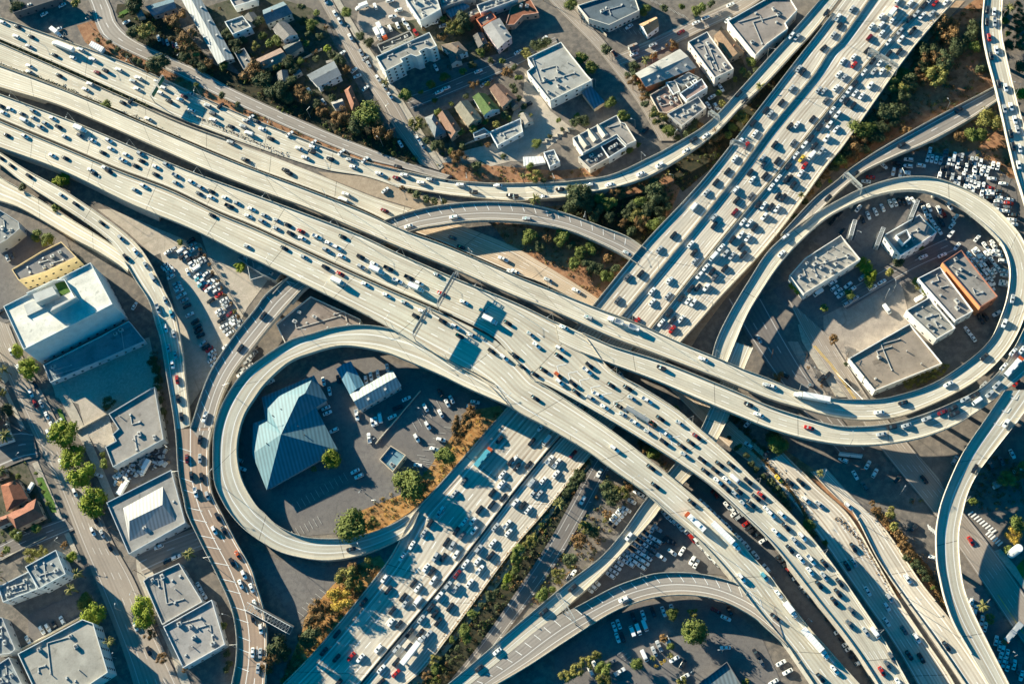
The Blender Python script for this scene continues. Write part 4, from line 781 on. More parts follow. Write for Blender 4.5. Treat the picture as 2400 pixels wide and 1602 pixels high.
for t, pts, h, rh, rc, lab in (
 ('10', '1760,500 1860,480 1890,560 1790,590', 4.5, 1.8, (.2, .2, .2), 'dark small house below the tan roofed house'),
 ('10', '1990,330 2080,300 2130,400 2040,440', 4, 1.6, (.24, .22, .2), 'dark cottage left of the pink and white front'),
 ('10', '190,665 290,640 305,745 205,780', 3.6, 1.2, (.36, .33, .3), 'small pale shed roof below the brown long house'),
 ('10', '640,560 720,540 740,600 660,620', 3.2, 1, (.3, .28, .25), 'tiny outbuilding beside the parked car street'),
 ('20', '60,1045 150,1035 200,1110 110,1150', 3.6, 1.2, (.5, .45, .38), 'small pale house with brown end at left of the sawtooth lot'),
 ('20', '-40,900 30,880 60,960 0,990', 4, 1.5, (.22, .2, .19), 'dark roof below the hedge at left of the large white building'),
 ('20', '1060,420 1140,390 1170,440 1090,475', 3.2, 1, (.28, .26, .24), 'small dark kiosk roof by the palm street'),
 ('00', '2240,150 2330,110 2380,180 2280,230', 4.5, 1.6, (.26, .25, .23), 'dark small house right of the two storey white block'),
 ('00', '1240,110 1300,90 1330,150 1270,170', 3, 1, (.35, .34, .32), 'tiny pale carport beside the corner lawn'),
 ('02', '-60,1180 40,1150 60,1230 -50,1270', 4, 1.4, (.3, .18, .12), 'small brown house at the left edge below the side street'),
 ('03', '-40,60 60,20 90,90 -20,140', 4.5, 1.5, (.42, .2, .14), 'pale red roofed house at the left edge by the terracotta houses'),
 ('32', '2060,1290 2160,1250 2190,1300 2090,1345', 2.8, .6, (.5, .5, .48), 'small white shed on the brown slope at the right edge')):
    gable(t, pts, h, rh, rc, rb.choice(((.6, .57, .5), (.45, .38, .3), (.5, .5, .47))), lab, win=1, chim=rb.randrange(2))
# ---------------- vehicles ----------------
PAINT = {}
PC = {'w': (.80, .80, .76), 's': (.42, .44, .44), 'g': (.13, .135, .14), 'b': (.022, .024, .028), 'r': (.40, .02, .015), 'o': (.5, .1, .03), 'y': (.75, .52, .06), 'c': (.10, .38, .45), 'm': (.16, .015, .02)}
CN = {'w': 'white', 's': 'silver', 'g': 'dark grey', 'b': 'black', 'r': 'red', 'o': 'orange red', 'y': 'yellow', 'c': 'blue', 'm': 'dark red'}
def paint_m(c):
    if c not in PAINT:
        k = NT('car_paint', .28, .5); PAINT[c] = k.col(PC[c]); k.b.inputs['Coat Weight'].default_value = .3
    return PAINT[c]
def hull(st, zb=.28):
    """closed body from stations (x, half width, top z), rounded in plan"""
    mb = MB(); n = len(st); V = []
    for x, w, z in st: V += [(x, -w * .96, zb), (x, -w, zb + .3), (x, -w * .97, z - .08), (x, -w * .86, z), (x, w * .86, z), (x, w * .97, z - .08), (x, w, zb + .3), (x, w * .96, zb)]
    F = [tuple(range(8)), tuple(range((n - 1) * 8, n * 8))[::-1]]
    for i in range(n - 1):
        for k in range(8): a = i * 8 + k; b = i * 8 + (k + 1) % 8; F.append((b, a, a + 8, b + 8))
    return mb.add(V, F)
def cabin(mb, x0, x1, x2, x3, z0, z1, w0=.80, w1=.62, gm=0, rm=1, roofonly=False):
    B = [(x0, -w0, z0), (x3, -w0, z0), (x3, w0, z0), (x0, w0, z0)]; T = [(x1, -w1, z1), (x2, -w1, z1), (x2, w1, z1), (x1, w1, z1)]
    return mb.add(B + T, [(0, 1, 5, 4), (1, 2, 6, 5), (2, 3, 7, 6), (3, 0, 4, 7), (4, 5, 6, 7)], gm)
def roofplate(mb, x1, x2, z, w, m=0):
    return mb.box(x1 - .04, x2 + .04, -w - .02, w + .02, z - .02, z + .05, m)
SHAPES = {}
def shape(ty):
    """returns list of (part name, MB, material keys, parent index) ; first is the body; 'P' = paint"""
    if ty in SHAPES: return SHAPES[ty]
    out = []
    if ty == 'sedan':
        b = hull([(-2.38, .62, .80), (-2.28, .80, .90), (-1.6, .91, .96), (.9, .92, .93), (1.9, .86, .84), (2.3, .74, .74), (2.4, .56, .64)]); roofplate(b, -1.0, .25, 1.40, .63)
        for y in (-.62, .62): b.bar((.95, y * 1.2, .93), (.25, y, 1.4), .09); b.bar((-1.75, y * 1.2, .95), (-1.0, y, 1.4), .11)
        w = MB(); cabin(w, -1.75, -1.02, .27, .98, .92, 1.40, .79, .62)
        out = [('car', b, 'P'), ('windows', w, 'G')]; wx = (-1.45, 1.45)
    elif ty == 'suv':
        b = hull([(-2.4, .74, .98), (-2.3, .88, 1.05), (-1.6, .95, 1.08), (.9, .95, 1.05), (1.9, .90, .98), (2.3, .80, .88), (2.4, .62, .74)], .34); roofplate(b, -1.95, .1, 1.68, .68)
        for y in (-.68, .68): b.bar((.95, y * 1.2, 1.05), (.1, y, 1.68), .1); b.bar((-2.3, y * 1.2, 1.05), (-1.95, y, 1.68), .12)
        w = MB(); cabin(w, -2.3, -1.97, .12, .98, 1.04, 1.68, .84, .67)
        out = [('car', b, 'P'), ('windows', w, 'G')]; wx = (-1.5, 1.5)
    elif ty == 'pickup':
        b = hull([(-.9, .95, 1.04), (1.3, .95, 1.06), (2.3, .9, 1.0), (2.75, .8, .9), (2.85, .62, .76)], .36); roofplate(b, -.65, .45, 1.72, .68)
        b.box(-2.8, -.9, -.95, .95, .4, .62); b.box(-2.8, -.9, -.96, -.84, .6, 1.08); b.box(-2.8, -.9, .84, .96, .6, 1.08); b.box(-2.85, -2.72, -.95, .95, .4, 1.07)
        w = MB(); cabin(w, -.88, -.67, .47, 1.25, 1.03, 1.72, .85, .67)
        out = [('pickup', b, 'P'), ('windows', w, 'G')]; wx = (-1.8, 1.75)
    elif ty == 'van':
        b = hull([(-2.7, .85, 1.95), (-2.6, .95, 2.0), (1.3, .97, 2.0), (1.75, .93, 1.9), (2.35, .92, 1.15), (2.65, .82, 1.02), (2.7, .7, .8)], .34)
        w = MB(); w.add([(1.80, -.82, 1.88), (2.34, -.84, 1.22), (2.34, .84, 1.22), (1.80, .82, 1.88)], [(0, 1, 2, 3)]); w.box(.6, 1.6, -.985, -.96, 1.25, 1.75); w.box(.6, 1.6, .96, .985, 1.25, 1.75)
        out = [('van', b, 'P'), ('windows', w, 'G')]; wx = (-1.7, 1.8)
    elif ty == 'truck':
        b = hull([(1.5, 1.05, 2.1), (2.9, 1.05, 2.1), (3.3, 1.0, 1.4), (3.95, .95, 1.25), (4.0, .8, .9)], .5)
        x = MB(); x.box(-4.2, 1.35, -1.22, 1.22, 1.0, 3.3); x.box(-4.1, 1.6, -.5, .5, .6, 1.0)
        w = MB(); w.add([(2.93, -.9, 2.0), (3.29, -.9, 1.48), (3.29, .9, 1.48), (2.93, .9, 2.0)], [(0, 1, 2, 3)])
        out = [('truck', b, 'P'), ('cargo_box', x, 'W'), ('windows', w, 'G')]; wx = (-2.8, 2.9)
    elif ty == 'bus':
        b = MB(); b.box(-6, 6, -1.27, 1.27, .4, 3.0); b.box(-3.5, -1.5, -.8, .8, 3.0, 3.3); b.box(1.5, 3.2, -.8, .8, 3.0, 3.28)
        w = MB(); w.box(-5.6, 5.6, -1.29, -1.25, 1.5, 2.5); w.box(-5.6, 5.6, 1.25, 1.29, 1.5, 2.5); w.box(5.98, 6.02, -1.1, 1.1, 1.2, 2.6)
        x = MB(); x.box(-6.03, -4.4, -1.29, 1.29, .5, 3.03); 
        out = [('bus', b, 'P'), ('windows', w, 'G'), ('rear_panel', x, 'O')]; wx = (-3.6, 3.8)
    elif ty == 'semi':
        b = hull([(5.4, 1.15, 3.0), (7.0, 1.15, 3.0), (7.5, 1.1, 2.0), (8.9, .95, 1.7), (9.0, .8, 1.2)], .6); b.box(3.6, 5.5, -.45, .45, .7, 1.05)
        x = MB(); x.box(-7.6, 5.0, -1.28, 1.28, 1.15, 4.0)
        for i in range(8): x.box(-7.2 + i * 1.55, -7.1 + i * 1.55, -1.29, 1.29, 3.98, 4.03)
        w = MB(); w.add([(7.05, -.95, 2.9), (7.48, -.95, 2.1), (7.48, .95, 2.1), (7.05, .95, 2.9)], [(0, 1, 2, 3)])
        out = [('semi_truck', b, 'P'), ('trailer', x, 'W'), ('windows', w, 'G')]; wx = (-6.2, 7.8)
    elif ty == 'tanker':
        b = hull([(5.4, 1.15, 2.8), (7.0, 1.15, 2.8), (7.5, 1.1, 2.0), (8.9, .95, 1.7), (9.0, .8, 1.2)], .6); b.box(-7, 5.5, -.45, .45, .8, 1.1)
        x = MB(); x.tube((-7.4, 0, 2.3), (5.0, 0, 2.3), 1.22, None, 18); x.box(-5, 3, -.25, .25, 3.5, 3.62)
        w = MB(); w.add([(7.05, -.95, 2.7), (7.48, -.95, 2.1), (7.48, .95, 2.1), (7.05, .95, 2.7)], [(0, 1, 2, 3)])
        out = [('tanker_truck', b, 'O'), ('tank', x, 'M'), ('windows', w, 'G')]; wx = (-6.2, 7.8)
    elif ty == 'dump':
        b = hull([(5.6, 1.15, 2.7), (7.0, 1.15, 2.7), (7.5, 1.1, 2.0), (8.9, .95, 1.7), (9.0, .8, 1.2)], .6); b.box(-8.4, 5.5, -.4, .4, .8, 1.1)
        x = MB()
        for x0, x1 in ((.6, 4.8), (-8.2, -2.6)):
            x.box(x0, x1, -1.2, -1.1, 1.1, 2.5); x.box(x0, x1, 1.1, 1.2, 1.1, 2.5); x.box(x0, x0 + .1, -1.1, 1.1, 1.1, 2.5); x.box(x1 - .1, x1, -1.1, 1.1, 1.1, 2.5); x.box(x0 + .1, x1 - .1, -1.1, 1.1, 1.1, 1.3)
        w = MB(); w.add([(7.05, -.95, 2.6), (7.48, -.95, 2.1), (7.48, .95, 2.1), (7.05, .95, 2.6)], [(0, 1, 2, 3)])
        out = [('dump_truck', b, 'P'), ('hopper', x, 'W'), ('windows', w, 'G')]; wx = (-6.2, 7.8)
    r = .5 if ty in ('truck', 'bus', 'semi', 'tanker', 'dump') else .34; hw = 1.05 if r == .5 else .80
    wheels = []
    for x in wx:
        for y in (-hw, hw):
            m = MB(); m.tube((x, y - .12, r), (x, y + .12, r), r, None, 12); wheels.append(m)
    SHAPES[ty] = (out, wheels); return SHAPES[ty]
PROTO = {}
def mats_for(kind, c): return {'P': paint_m(c), 'G': M['glass'], 'W': M['white'], 'O': paint_m('o'), 'M': M['metal']}[kind]
def vehicle(ty, c, loc, rz, sx=1.):
    key = (ty, c)
    if key not in PROTO:
        out, wheels = shape(ty)
        PROTO[key] = [(n, m.me(n, [mats_for(k, c)])) for n, m, k in out]
        if ty not in WHEEL: WHEEL[ty] = [m.me('wheel', [M['dark']]) for m in wheels]
    ms = PROTO[key]; root = bpy.data.objects.new(ms[0][0], ms[0][1]); COL.objects.link(root)
    root.location = loc; root.rotation_euler = (0, 0, rz); root.scale = (sx, 1.0, 1.0)
    for n, me in ms[1:]: link(n, me, root)
    for me in WHEEL[ty]: link('wheel', me, root)
    return root
WHEEL = {}
TYN = {'': 'sedan', 'u': 'suv', 'p': 'pickup', 'v': 'van', 'k': 'truck', 'B': 'bus', 'S': 'semi', 'T': 'tanker', 'D': 'dump'}
ROAD = {
'00': '25,205 160,245b 150,335 285,335b 265,425s 500,505b 670,530 740,455 850,545 890,665m 965,645b 1090,640u 1220,745s 1270,715 1260,815 1445,745 1495,805u 1465,850 1550,925b 1655,915 1690,885m 1745,860s 1760,1010 1905,970s 2025,970b 1950,1040g 1955,1100 2120,1160b 2230,1160 2260,1110s 2300,1080 2285,1225v 595,440S 270,605 270,660s 540,690b 825,770 785,820 1125,940b 1205,925b 1360,1090 2115,1305 2250,1465gp 15,975b 95,1000 35,1035 205,1045g 310,1020s 310,1080 225,1105v 485,1085 420,1135s 375,1165s 540,1165bu 600,1255s 745,1190k 740,1245gu 850,1290p 1000,1290 1020,1365 945,1400b 1160,1420 1290,1410s 1130,1470p 1300,1475b 1245,1520b 1430,1530 1530,1510s 965,1540 65,1240b 230,1250 480,1425 600,1450b 835,1560 10,1450b 105,1520b',
'10': '60,1185 135,1270b 310,1230 395,1360 525,1310 525,1350 510,1390b 455,1445 680,1455b 785,1395 860,1465s 895,1530 1000,1465 10,1115b 270,1560b 1300,1530b 725,125 770,195 865,340 965,485s 1005,535s 1035,590 1120,720 1180,800s 1230,880 790,490 900,645 1005,810 1525,1335s 1485,1270 2040,655 1680,845 1745,810 2145,740g 2090,775s',
'20': '1295,415 1120,500 1690,210 1775,165 1980,185 2005,45 1550,295m 1225,1195b 1700,1205b 1665,1280b 1600,1380 1355,1515 2140,925b 2080,860b 2215,1130b 2230,1225 2095,1300 2150,1330r 2045,1455 2330,1010b 2300,1450s 2310,1510g 295,355 1780,1245',
'30': '215,330u 270,340s 535,120b 640,160p 770,80s 655,235b 600,320s 510,440b 285,630s 320,660b 215,810s 120,940b 20,1045s 1190,10 1305,30 1150,110rk 1040,150 1145,185 950,240 1040,230 1045,305 930,345m 910,465b 685,560 785,525 790,595r 650,680 700,710 465,825 515,835s 625,805 530,920g 405,1090b 200,1155b 265,1145 230,1310g 60,1325b 85,1475b 1480,10 1535,30r 1635,20 1435,50b 1360,130 1415,145 1505,125s 1295,180b 1210,290s 1325,285bp 1105,390 1220,360u 1110,490b 1205,470b 1030,575 960,560b 880,665 975,655s 1045,655 800,770b 940,785 745,830 800,855 860,880 685,905s 780,970b 720,930b 590,1010 640,1050 550,1090b 565,1145 475,1170b 625,1185 540,1270 395,1270b 335,1330 425,1340b 490,1385s 255,1425 310,1455y 335,1520r 400,1430v 190,1525b 2015,90b 2075,110 2010,200b 2080,205p 2030,345r 2095,460 2050,515b 2120,770b 2180,805 2170,1000 2230,980 2265,1100 2290,1190s 2230,1230b 2250,1345b 2310,1360 2300,1515 1750,1010b 1225,1330b',
'01': '865,25b 1240,175s 1320,140 1950,410b 2270,695s 1430,35b 1620,45p 1615,110 1760,105 1845,155 1940,190b 1830,210g 1940,245 2070,250 2175,295s 2105,325bp 2310,350 2280,415 1000,5b 270,50b 565,225s 700,310b 935,480b 1110,620 1240,740 1155,795b 1335,865s 1405,985v 1515,1185s 1450,1265p 1575,1315c 1520,1445 1595,1495 10,1290b',
'11': '300,20b 1130,25 1290,65m 1360,40 1515,110 1600,80 1770,70b 1875,130u 1995,195b 2220,135 2335,225b 825,215 800,265v 1185,180 1180,365m 1400,510 1815,425 1805,615g 1880,700b 2270,810p 2340,925 80,410 60,465s 195,455s 190,530s 290,495b 320,575bu 415,555r 425,620 560,605p 670,665 745,705 645,725s 790,785 795,605b 960,790b 965,880s 1085,855 1115,920k 1215,895bp 1300,1010p 1405,980bp 1500,1035 1475,1080k 1665,955 1705,1125r 1910,1205 2085,1285 2150,1375k 2310,1395b 260,710b 440,790s 640,885b 775,945r 765,1025k 1005,1040 1200,1140 1365,1210s 1530,1290 1470,1335b 1715,1380b 1830,1430 1870,1515b 1985,1510s 65,1330bu',
'21': '1180,30 895,130 725,130s 440,170b 285,240s 20,235b 135,440 1055,755 330,1000s 590,1100 30,925 700,1345s 1030,1410D 475,1435 170,1500 1870,105b 1785,200s 1675,330v 1480,590b 1350,720 1180,945b 1060,975g 970,1185g 1975,5b 2205,80 2055,175 2190,230g 2060,270b 2045,380m 1855,430 1855,500b 1640,675 1670,750b 1680,825s 1445,1005 1285,1105 1430,1145s 1285,1205 1090,1365b 1145,1380r 2185,15b 2320,45b 2310,320 2260,310b 2315,420 2120,470 2180,480 2225,520b 2100,590 2165,615 2020,630b 1920,705 2100,695b 1960,760s 2020,780 1850,790v 2120,770b 1780,885 1835,925b 1720,960 1860,975g 1950,895b 1640,1080b 1705,1070b 1785,1070 1555,1165b 1620,1190 1665,1210 1370,1395 1445,1305b 1475,1370b 1550,1360 1470,1455r 2265,1545',
'31': '95,70 30,150 25,330b 85,345 300,25 170,80b 230,130b 200,70b 90,230b 140,245b 160,605 550,250b 125,760 2245,1175 2170,1400 800,30b 1600,775 1425,790 1045,1020 960,1070 730,1215s 795,1170s',
'02': '1545,60 1610,120s 1585,210 1625,350r 1635,525b 1665,690b 1880,690p 1835,900b 1715,1075m 1835,1070s 1755,1230b 1850,1245b 1795,1385p 1905,1415s 2205,60b 285,475 325,400b 325,570r 380,570s 430,680 445,840 475,770 535,735 690,1385 560,1110 170,245 105,95',
'12': '2165,90b 2280,150 2090,1070cB 2235,900b 1910,1280g 1820,1395 1700,1545 2260,1220 2250,1310 2340,1100b 2165,1385b 2270,1430b 2160,1495b 2050,1540b',
'22': '225,35 440,65 430,130b 710,220b 690,270p 910,400b 1060,425b 1100,520s 1240,540p 1360,705b 1540,750s 1695,870m 1640,925b 2010,1130b 1905,1125b 1560,960b 2165,1280b 2050,1265v 2240,1430b 2290,1410r 2345,1545 90,230b 290,260b 425,310o 210,300b 440,375 560,385b 590,465b 790,490p 725,520s 850,600 980,590b 1020,670s 1175,690T 1130,745p 1250,830s 1410,850p 1395,920b 1585,1040s 1745,1085b 1775,1190b 1865,1180b 1890,1280 1970,1270 1960,1345bp 2050,1400s 2080,1370b 2195,1490b 2125,1490s 1755,160 2345,400 1370,240b 2170,575b 2265,670 215,520b 945,985 1275,1155b 1315,1320b 1650,1475b 30,130b 265,785 180,920b 320,905v 20,1085 150,1130b 45,1150b 345,1085p 560,1030m 410,1115p 405,1215 285,1275 185,1295v 200,1385s 250,1400 30,1480 100,1500b 150,1540 805,1205 650,1455 2165,750 2170,950 2340,1020b',
'32': '35,410 415,520S 1020,650 1240,560b 1655,390 1985,140b 375,790r 1040,850s 1135,785b 1270,770s 1455,710s 1600,650m 1715,660b 1695,610b 1805,530 1915,550v 1905,490b 1980,400s 2035,480s 2100,400 2075,310b 2165,230 2250,95 2245,240B 2280,380r 2330,80 2185,750 1895,1165b 545,310b 490,335b 730,380b 1190,1260b 1435,1265b 100,1260y 200,1290b 300,1290b 350,1455 470,1495 740,1510',
'03': '870,65b 850,175 935,195 1005,315b 1240,1040 1360,1265b 1450,315 1990,40b 1960,165 2045,165b 2175,390o 2120,455b 2230,570 2200,655 2300,690 2310,960b 2310,1280 2330,840',
'13': '870,335b 45,1065 40,1285s 20,1425 1675,15 1590,100b 1535,190 1425,300 1335,405 1175,605 1210,710b 985,820b 740,1110b 620,1270b 735,1330b 870,1315r 955,1330 1120,1245 1235,1005 1305,1020b 1245,895b 1345,775b 1365,830s 1480,810v 1440,645b 1480,690 1555,505 1605,540b 1620,620 1640,405 1710,410b 1740,270b 1795,305 1830,385 1830,170b 1905,85 1985,80 1995,165 1885,210g 2190,135 2295,110p 2310,185 2165,280 2035,335 2145,395b 1915,470 2025,450 1840,565m 2045,525p 1955,645 1755,670s 1830,690p 1675,765 1600,870b 1775,865b 1635,925b 1665,1000b 1510,975 1405,1100bp 1500,1100b 1575,1115s 1285,1250s 1395,1230b 1435,1270S 1280,1365b 1145,1430 1280,1470r 1140,1550b 750,1560b 2205,1270 2040,1425b',
'23': '1070,220 555,690b 290,910b 1020,795 1675,95B 1945,215S 2100,600 2310,590c',
'33': '30,20 130,25 165,135b 75,185 315,225 245,260s 200,335b 300,425 395,435p 515,465b 385,540 515,585 465,660b 655,640b 640,735b 605,810b 765,900g 745,1020g 895,1090 980,1100v 1130,1320g 1090,1390g 1040,1450r 1195,1560 100,750 205,895k 65,955b 420,1190S 610,1440 480,1510b 780,320b 785,460 725,490b 910,720 1110,785s 1085,860u 1085,1000 1245,1075g 1360,1150 1400,1330b 1290,1305b 1275,610 1630,1220b 1335,140b 2225,1110B'}
LOTS = [
('00', -28, '535,270 570,50 405,130 1160,205', 'in the dark corner at top left'),
('00', 70, '1455,350 1500,385b 1535,390s 1590,410r 1620,420', 'in the row by the orange trees'),
('00', 35, '520,305k', 'beside the top carriageway'), ('10', 62, '1155,295B 1120,325k', 'near the white apartment block'), ('10', -20, '970,70k 930,700', 'on the street corner at top'),
('10', 65, '1095,60 1360,200 1395,245 1300,235 1230,260 640,10', 'in the bright top car park'), ('10', -12, '1310,95 1255,155 1715,240s 1635,210 1230,10', 'in the top car park lane'),
('10', 60, '1325,1320 1650,620 1810,575 490,835 620,935s 1465,300r', 'among the houses at top'), ('20', -30, '55,480 1075,245 1835,890 150,960b', 'around the upper blocks'), ('20', 55, '1920,810 1800,965 1875,980 2110,440 940,490m', 'behind the pale hall'),
('31', -35, '595,1028 612,1075 645,1105 670,1140 735,1050 770,1088 875,975sv 460,1120v', 'in the walled yard of the trapezoid roof'),
('31', 65, '920,410 985,375 1050,340 1125,300 1165,290 1245,285b 1205,285b 1285,270 1330,280 870,450b 1435,360 1480,340 1455,405 1490,435 1570,360 1525,490 1350,285b 1395,290b 1600,480b 1575,450b 1610,395r 1590,440', 'in the arc inside the right loop'),
('31', -50, '830,345 1735,695 1920,620 1720,430 1690,500 1680,580 680,560b 620,430b 590,470b 660,400b', 'inside the right loop'), ('31', 55, '1665,325 1570,550 1830,1465 1880,1530 1090,1270v 1930,1320b 1960,1370b 2000,1340b', 'inside the right loop'), ('31', -28, '2100,1310 1390,1170v', 'inside the right loop'),
('31', 52, '1855,775 1900,755 1925,735 1995,690 2070,670 2075,700 1910,830 1940,810 2010,770 2045,750 1860,835 1980,800 2060,830 1900,890 1995,880 2110,895 2070,910 2050,945 2010,965 1955,960 2000,1010 2055,1015 2050,1065 1960,890 1840,805s 2030,860b', 'in the packed lot right of the orange block'), ('31', 10, '2100,740 2110,775 2165,1020 2160,830 2170,920 2175,960 2160,1045', 'under the inner edge of the right loop'),
('30', -78, '1485,1385 1465,1450 1505,1455 1545,1465 1585,1475s 1620,1410g 1660,1480 1700,1490s 1710,1430 1740,1515 1780,1440s 1820,1535 1870,1470s 1895,1545 1910,1475s 1950,1495 1980,1550 2020,1560 1640,1400g 1750,1440g 2065,1515 2110,1525 1600,1540b 1640,1550b 1780,1510b 1850,1510b', 'in the upper lot outside the right loop'),
('30', 8, '1290,1465 1285,1525 1405,1520 1225,1540b 1180,1500b', 'at the left end of the upper lot'), ('30', 40, '1060,1520', 'below the grey ramp'),
('31', -80, '1575,45 1690,60s 1750,90 1825,100s 1860,110 1895,125 1930,130 1975,140 1810,155 1845,165 1880,185 1965,200 1795,45 1925,75g 1900,10 1960,10 2010,20 1150,10 1215,25 1260,40 1290,40 1720,50b 1650,30b 1715,110s 1745,130 1780,70b', 'in the middle of the lot outside the right loop'),
('31', 8, '2055,75 2055,100 1870,60 2160,120 2040,190 2035,215 2020,250b 2125,190b 2140,225b 2130,250 2115,285 2210,265 2210,300r 2195,335g 2110,355 2175,370 2250,405b 2235,450 2250,490 2180,235b 2230,450s 900,100 940,60r 2040,160r 2100,320g', 'at the right end of the lot outside the loop'),
('01', -30, '1510,870s 1530,890 1555,905 1570,930s 1570,975 1620,1040s 1630,1070 1645,1100 1665,1145p 1690,1190s 1715,1240b 1740,1320 1790,1385b 1810,1430b 1820,1470b 1840,1510b', 'in the left row of the narrow lot'),
('01', -32, '1540,745 1670,730v 1695,765 1720,790s 1750,815b 1765,845 1775,872 1800,900v 1815,960 1825,990c 1845,1015 1850,1045c 1895,1065m 1915,1090 1780,720 1770,680s 1820,770b 1845,810 1860,840s 1895,945 1930,965b 1925,1015 1960,1020 1985,1050 1990,1100 2010,1140r 2055,1185 2070,1215s 2090,1240s 1935,1190b 2010,1285 2030,1315s 2030,1370b 2115,1310m 2135,1350s 2140,1380 2160,1405 2190,1430s 2055,1425 2080,1460s 2110,1490 1750,640b 1590,725s 1680,790b 2195,1390s', 'in the packed right row of the narrow lot'),
('01', 65, '1725,930 70,800 110,780g', 'alone in the lane of the narrow lot'), ('01', -60, '1235,1240', 'below the curved viaduct'),
('02', -35, '1865,20s 1890,50b 1920,70r 1945,100 1955,135s 1945,170 1965,205 2075,45 2310,85 2330,110s 2300,145s 2270,190s 2290,230 2220,270s 2210,300 2330,60b 2190,260b', 'at the lower end of the narrow lot'),
('02', -60, '1085,1255p 1180,1195 1340,1160k 285,1340v 1135,1190s 1140,1340k', 'in the scrap yard'), ('02', 20, '905,1225 2220,1165 2190,1085s', 'beside the street and the loop'),
('12', 80, '1205,240 1120,300 1055,320 1010,355 755,345b 620,365 675,455 1070,740 1100,730 1140,700v 1040,885p 925,675p', 'near the pale long hall'),
('12', -25, '640,610 655,655 715,815 1380,525 1300,605bp 1250,690 910,1190 945,1235 130,370', 'beside the blue roof'),
('12', 60, '1555,605 1575,770 1695,660 1475,885 1755,565 1795,530 1690,470b', 'in the angled row of the police style lot'.replace('police style ', 'big ')), ('12', 12, '2010,555 1975,595 1700,900 1635,985 1490,1135', 'along the right fence of the big lot'),
('23', 33, '1255,215 1328,260 1235,255 1305,300g 1205,290 1285,340g 1185,330s 1262,382g 1160,365 1237,412 1135,405 1213,457 1110,447 1185,497 1078,472 1195,230s 1165,260b 1130,295s 1100,330b 1065,370s 1045,400 1015,435 980,460 955,500 930,540 900,575 1220,185b', 'in the packed grid beside the narrow ramp'),
('23', 40, '770,640 735,672 705,702 985,20 955,50 930,80 915,115b', 'under the edge of the narrow ramp'), ('23', 35, '1465,365 1365,410p 1330,150s 1460,265b 1420,260b', 'in the dark corner lot'), ('23', -60, '1555,355 1650,440 1685,470 1290,145 560,560 525,590g 1400,250b 1560,1390b', 'around the dark corner lot'),
('23', 52, '1400,20 1435,50 1470,75 1535,135 1575,160 1650,240r 1690,270 1720,300 1760,340 1800,395 1840,430 1870,460 1860,30 1905,70 1940,105 1975,130 2065,230 2095,255 2145,305 2225,390 2325,510', 'tucked along the southern carriageway edge'),
('23', -35, '2145,100r 2170,135b 2200,165b 2240,200b 2300,255 2040,10 2080,40s', 'in the row below the crowded carriageway'),
('23', 70, '935,1045 975,1020 965,1145 1100,1085v 1155,1070v 1215,1035v 1200,940 1290,910b 1385,905 1465,885 1010,1140b 1110,960b', 'in the dark lot under the grey ramp'),
('23', 65, '1430,1185v 1345,1220sp 1300,1270s 1210,1310v 760,1400 720,1450 1990,900b', 'in the striped lot at the bottom'), ('23', -30, '1485,1340 985,1455p 910,1370g 1580,1500', 'at the bottom near the palms'), ('23', 25, '1955,965 1860,895m', 'below the grey ramp'), ('23', 0, '1950,1235', 'on the curved side street'), ('23', 60, '2230,1290b 2280,1370g', 'on the kerb of the curved side street'),
('33', -28, '110,400b 140,430b 175,470b 205,510r 235,550b 265,590 295,620b 325,670 360,705 400,750s 430,790b 475,830b 570,960b 630,1030b 650,1085 690,1140b 720,1200 750,1240 790,1300b 840,1370', 'in the long row under the crowded carriageway'),
('33', -30, '120,1375 180,1455 50,1550', 'at the bottom beside the southern carriageway'), ('33', -78, '1860,830 1895,890 1925,930b 1955,985 1985,1045 2085,1170 2120,1220 2145,1255 2185,1295 2120,1330 2155,1370 2190,1405 2250,1390 2295,1430g 2315,1490 2220,1340g', 'in the lot at the bottom right corner'), ('33', 60, '1855,262r', 'by the crossing at right'), ('33', 20, '1515,415', 'beside the curved right ramp'),
('22', 30, '1155,1390 1100,1465 1050,1540 1210,1420 1010,1560', 'at the lot corner by the viaduct'), ('22', 50, '1860,1400r 1975,1505 2020,1540 1745,1480 1780,1510 1815,1540 990,295 600,570', 'in the dark strips between the viaducts'),
('32', 25, '690,1085 410,410g 150,310b', 'below the crossing viaducts'), ('32', -60, '915,1130 980,1205 1715,1085s', 'in the triangle below the crossing viaducts'), ('32', 60, '800,1225 885,1325g 2240,1030 2140,1095g 2040,1130g', 'on the avenue below the viaducts'), ('32', -28, '2290,1175 2105,1320', 'on the slope at the right edge'),
('03', -25, '1610,410 1535,450b 1450,318', 'in the short cross street'), ('03', 60, '1820,675 1865,755 385,1075 440,1055 570,985 255,1165 500,1030b', 'in the walled courtyards at left')]
def parse(s):
    for tok in s.split():
        m = re.match(r'(-?\d+),(-?\d+)([a-zA-Z]*)$', tok); x, y, c = float(m[1]), float(m[2]), m[3]
        col = next((k for k in c if k in PC), 'w'); ty = next((k for k in c if k in 'upvkBSTD'), '')
        yield x, y, col, TYN[ty]
VEH = []
rv = random.Random(5)
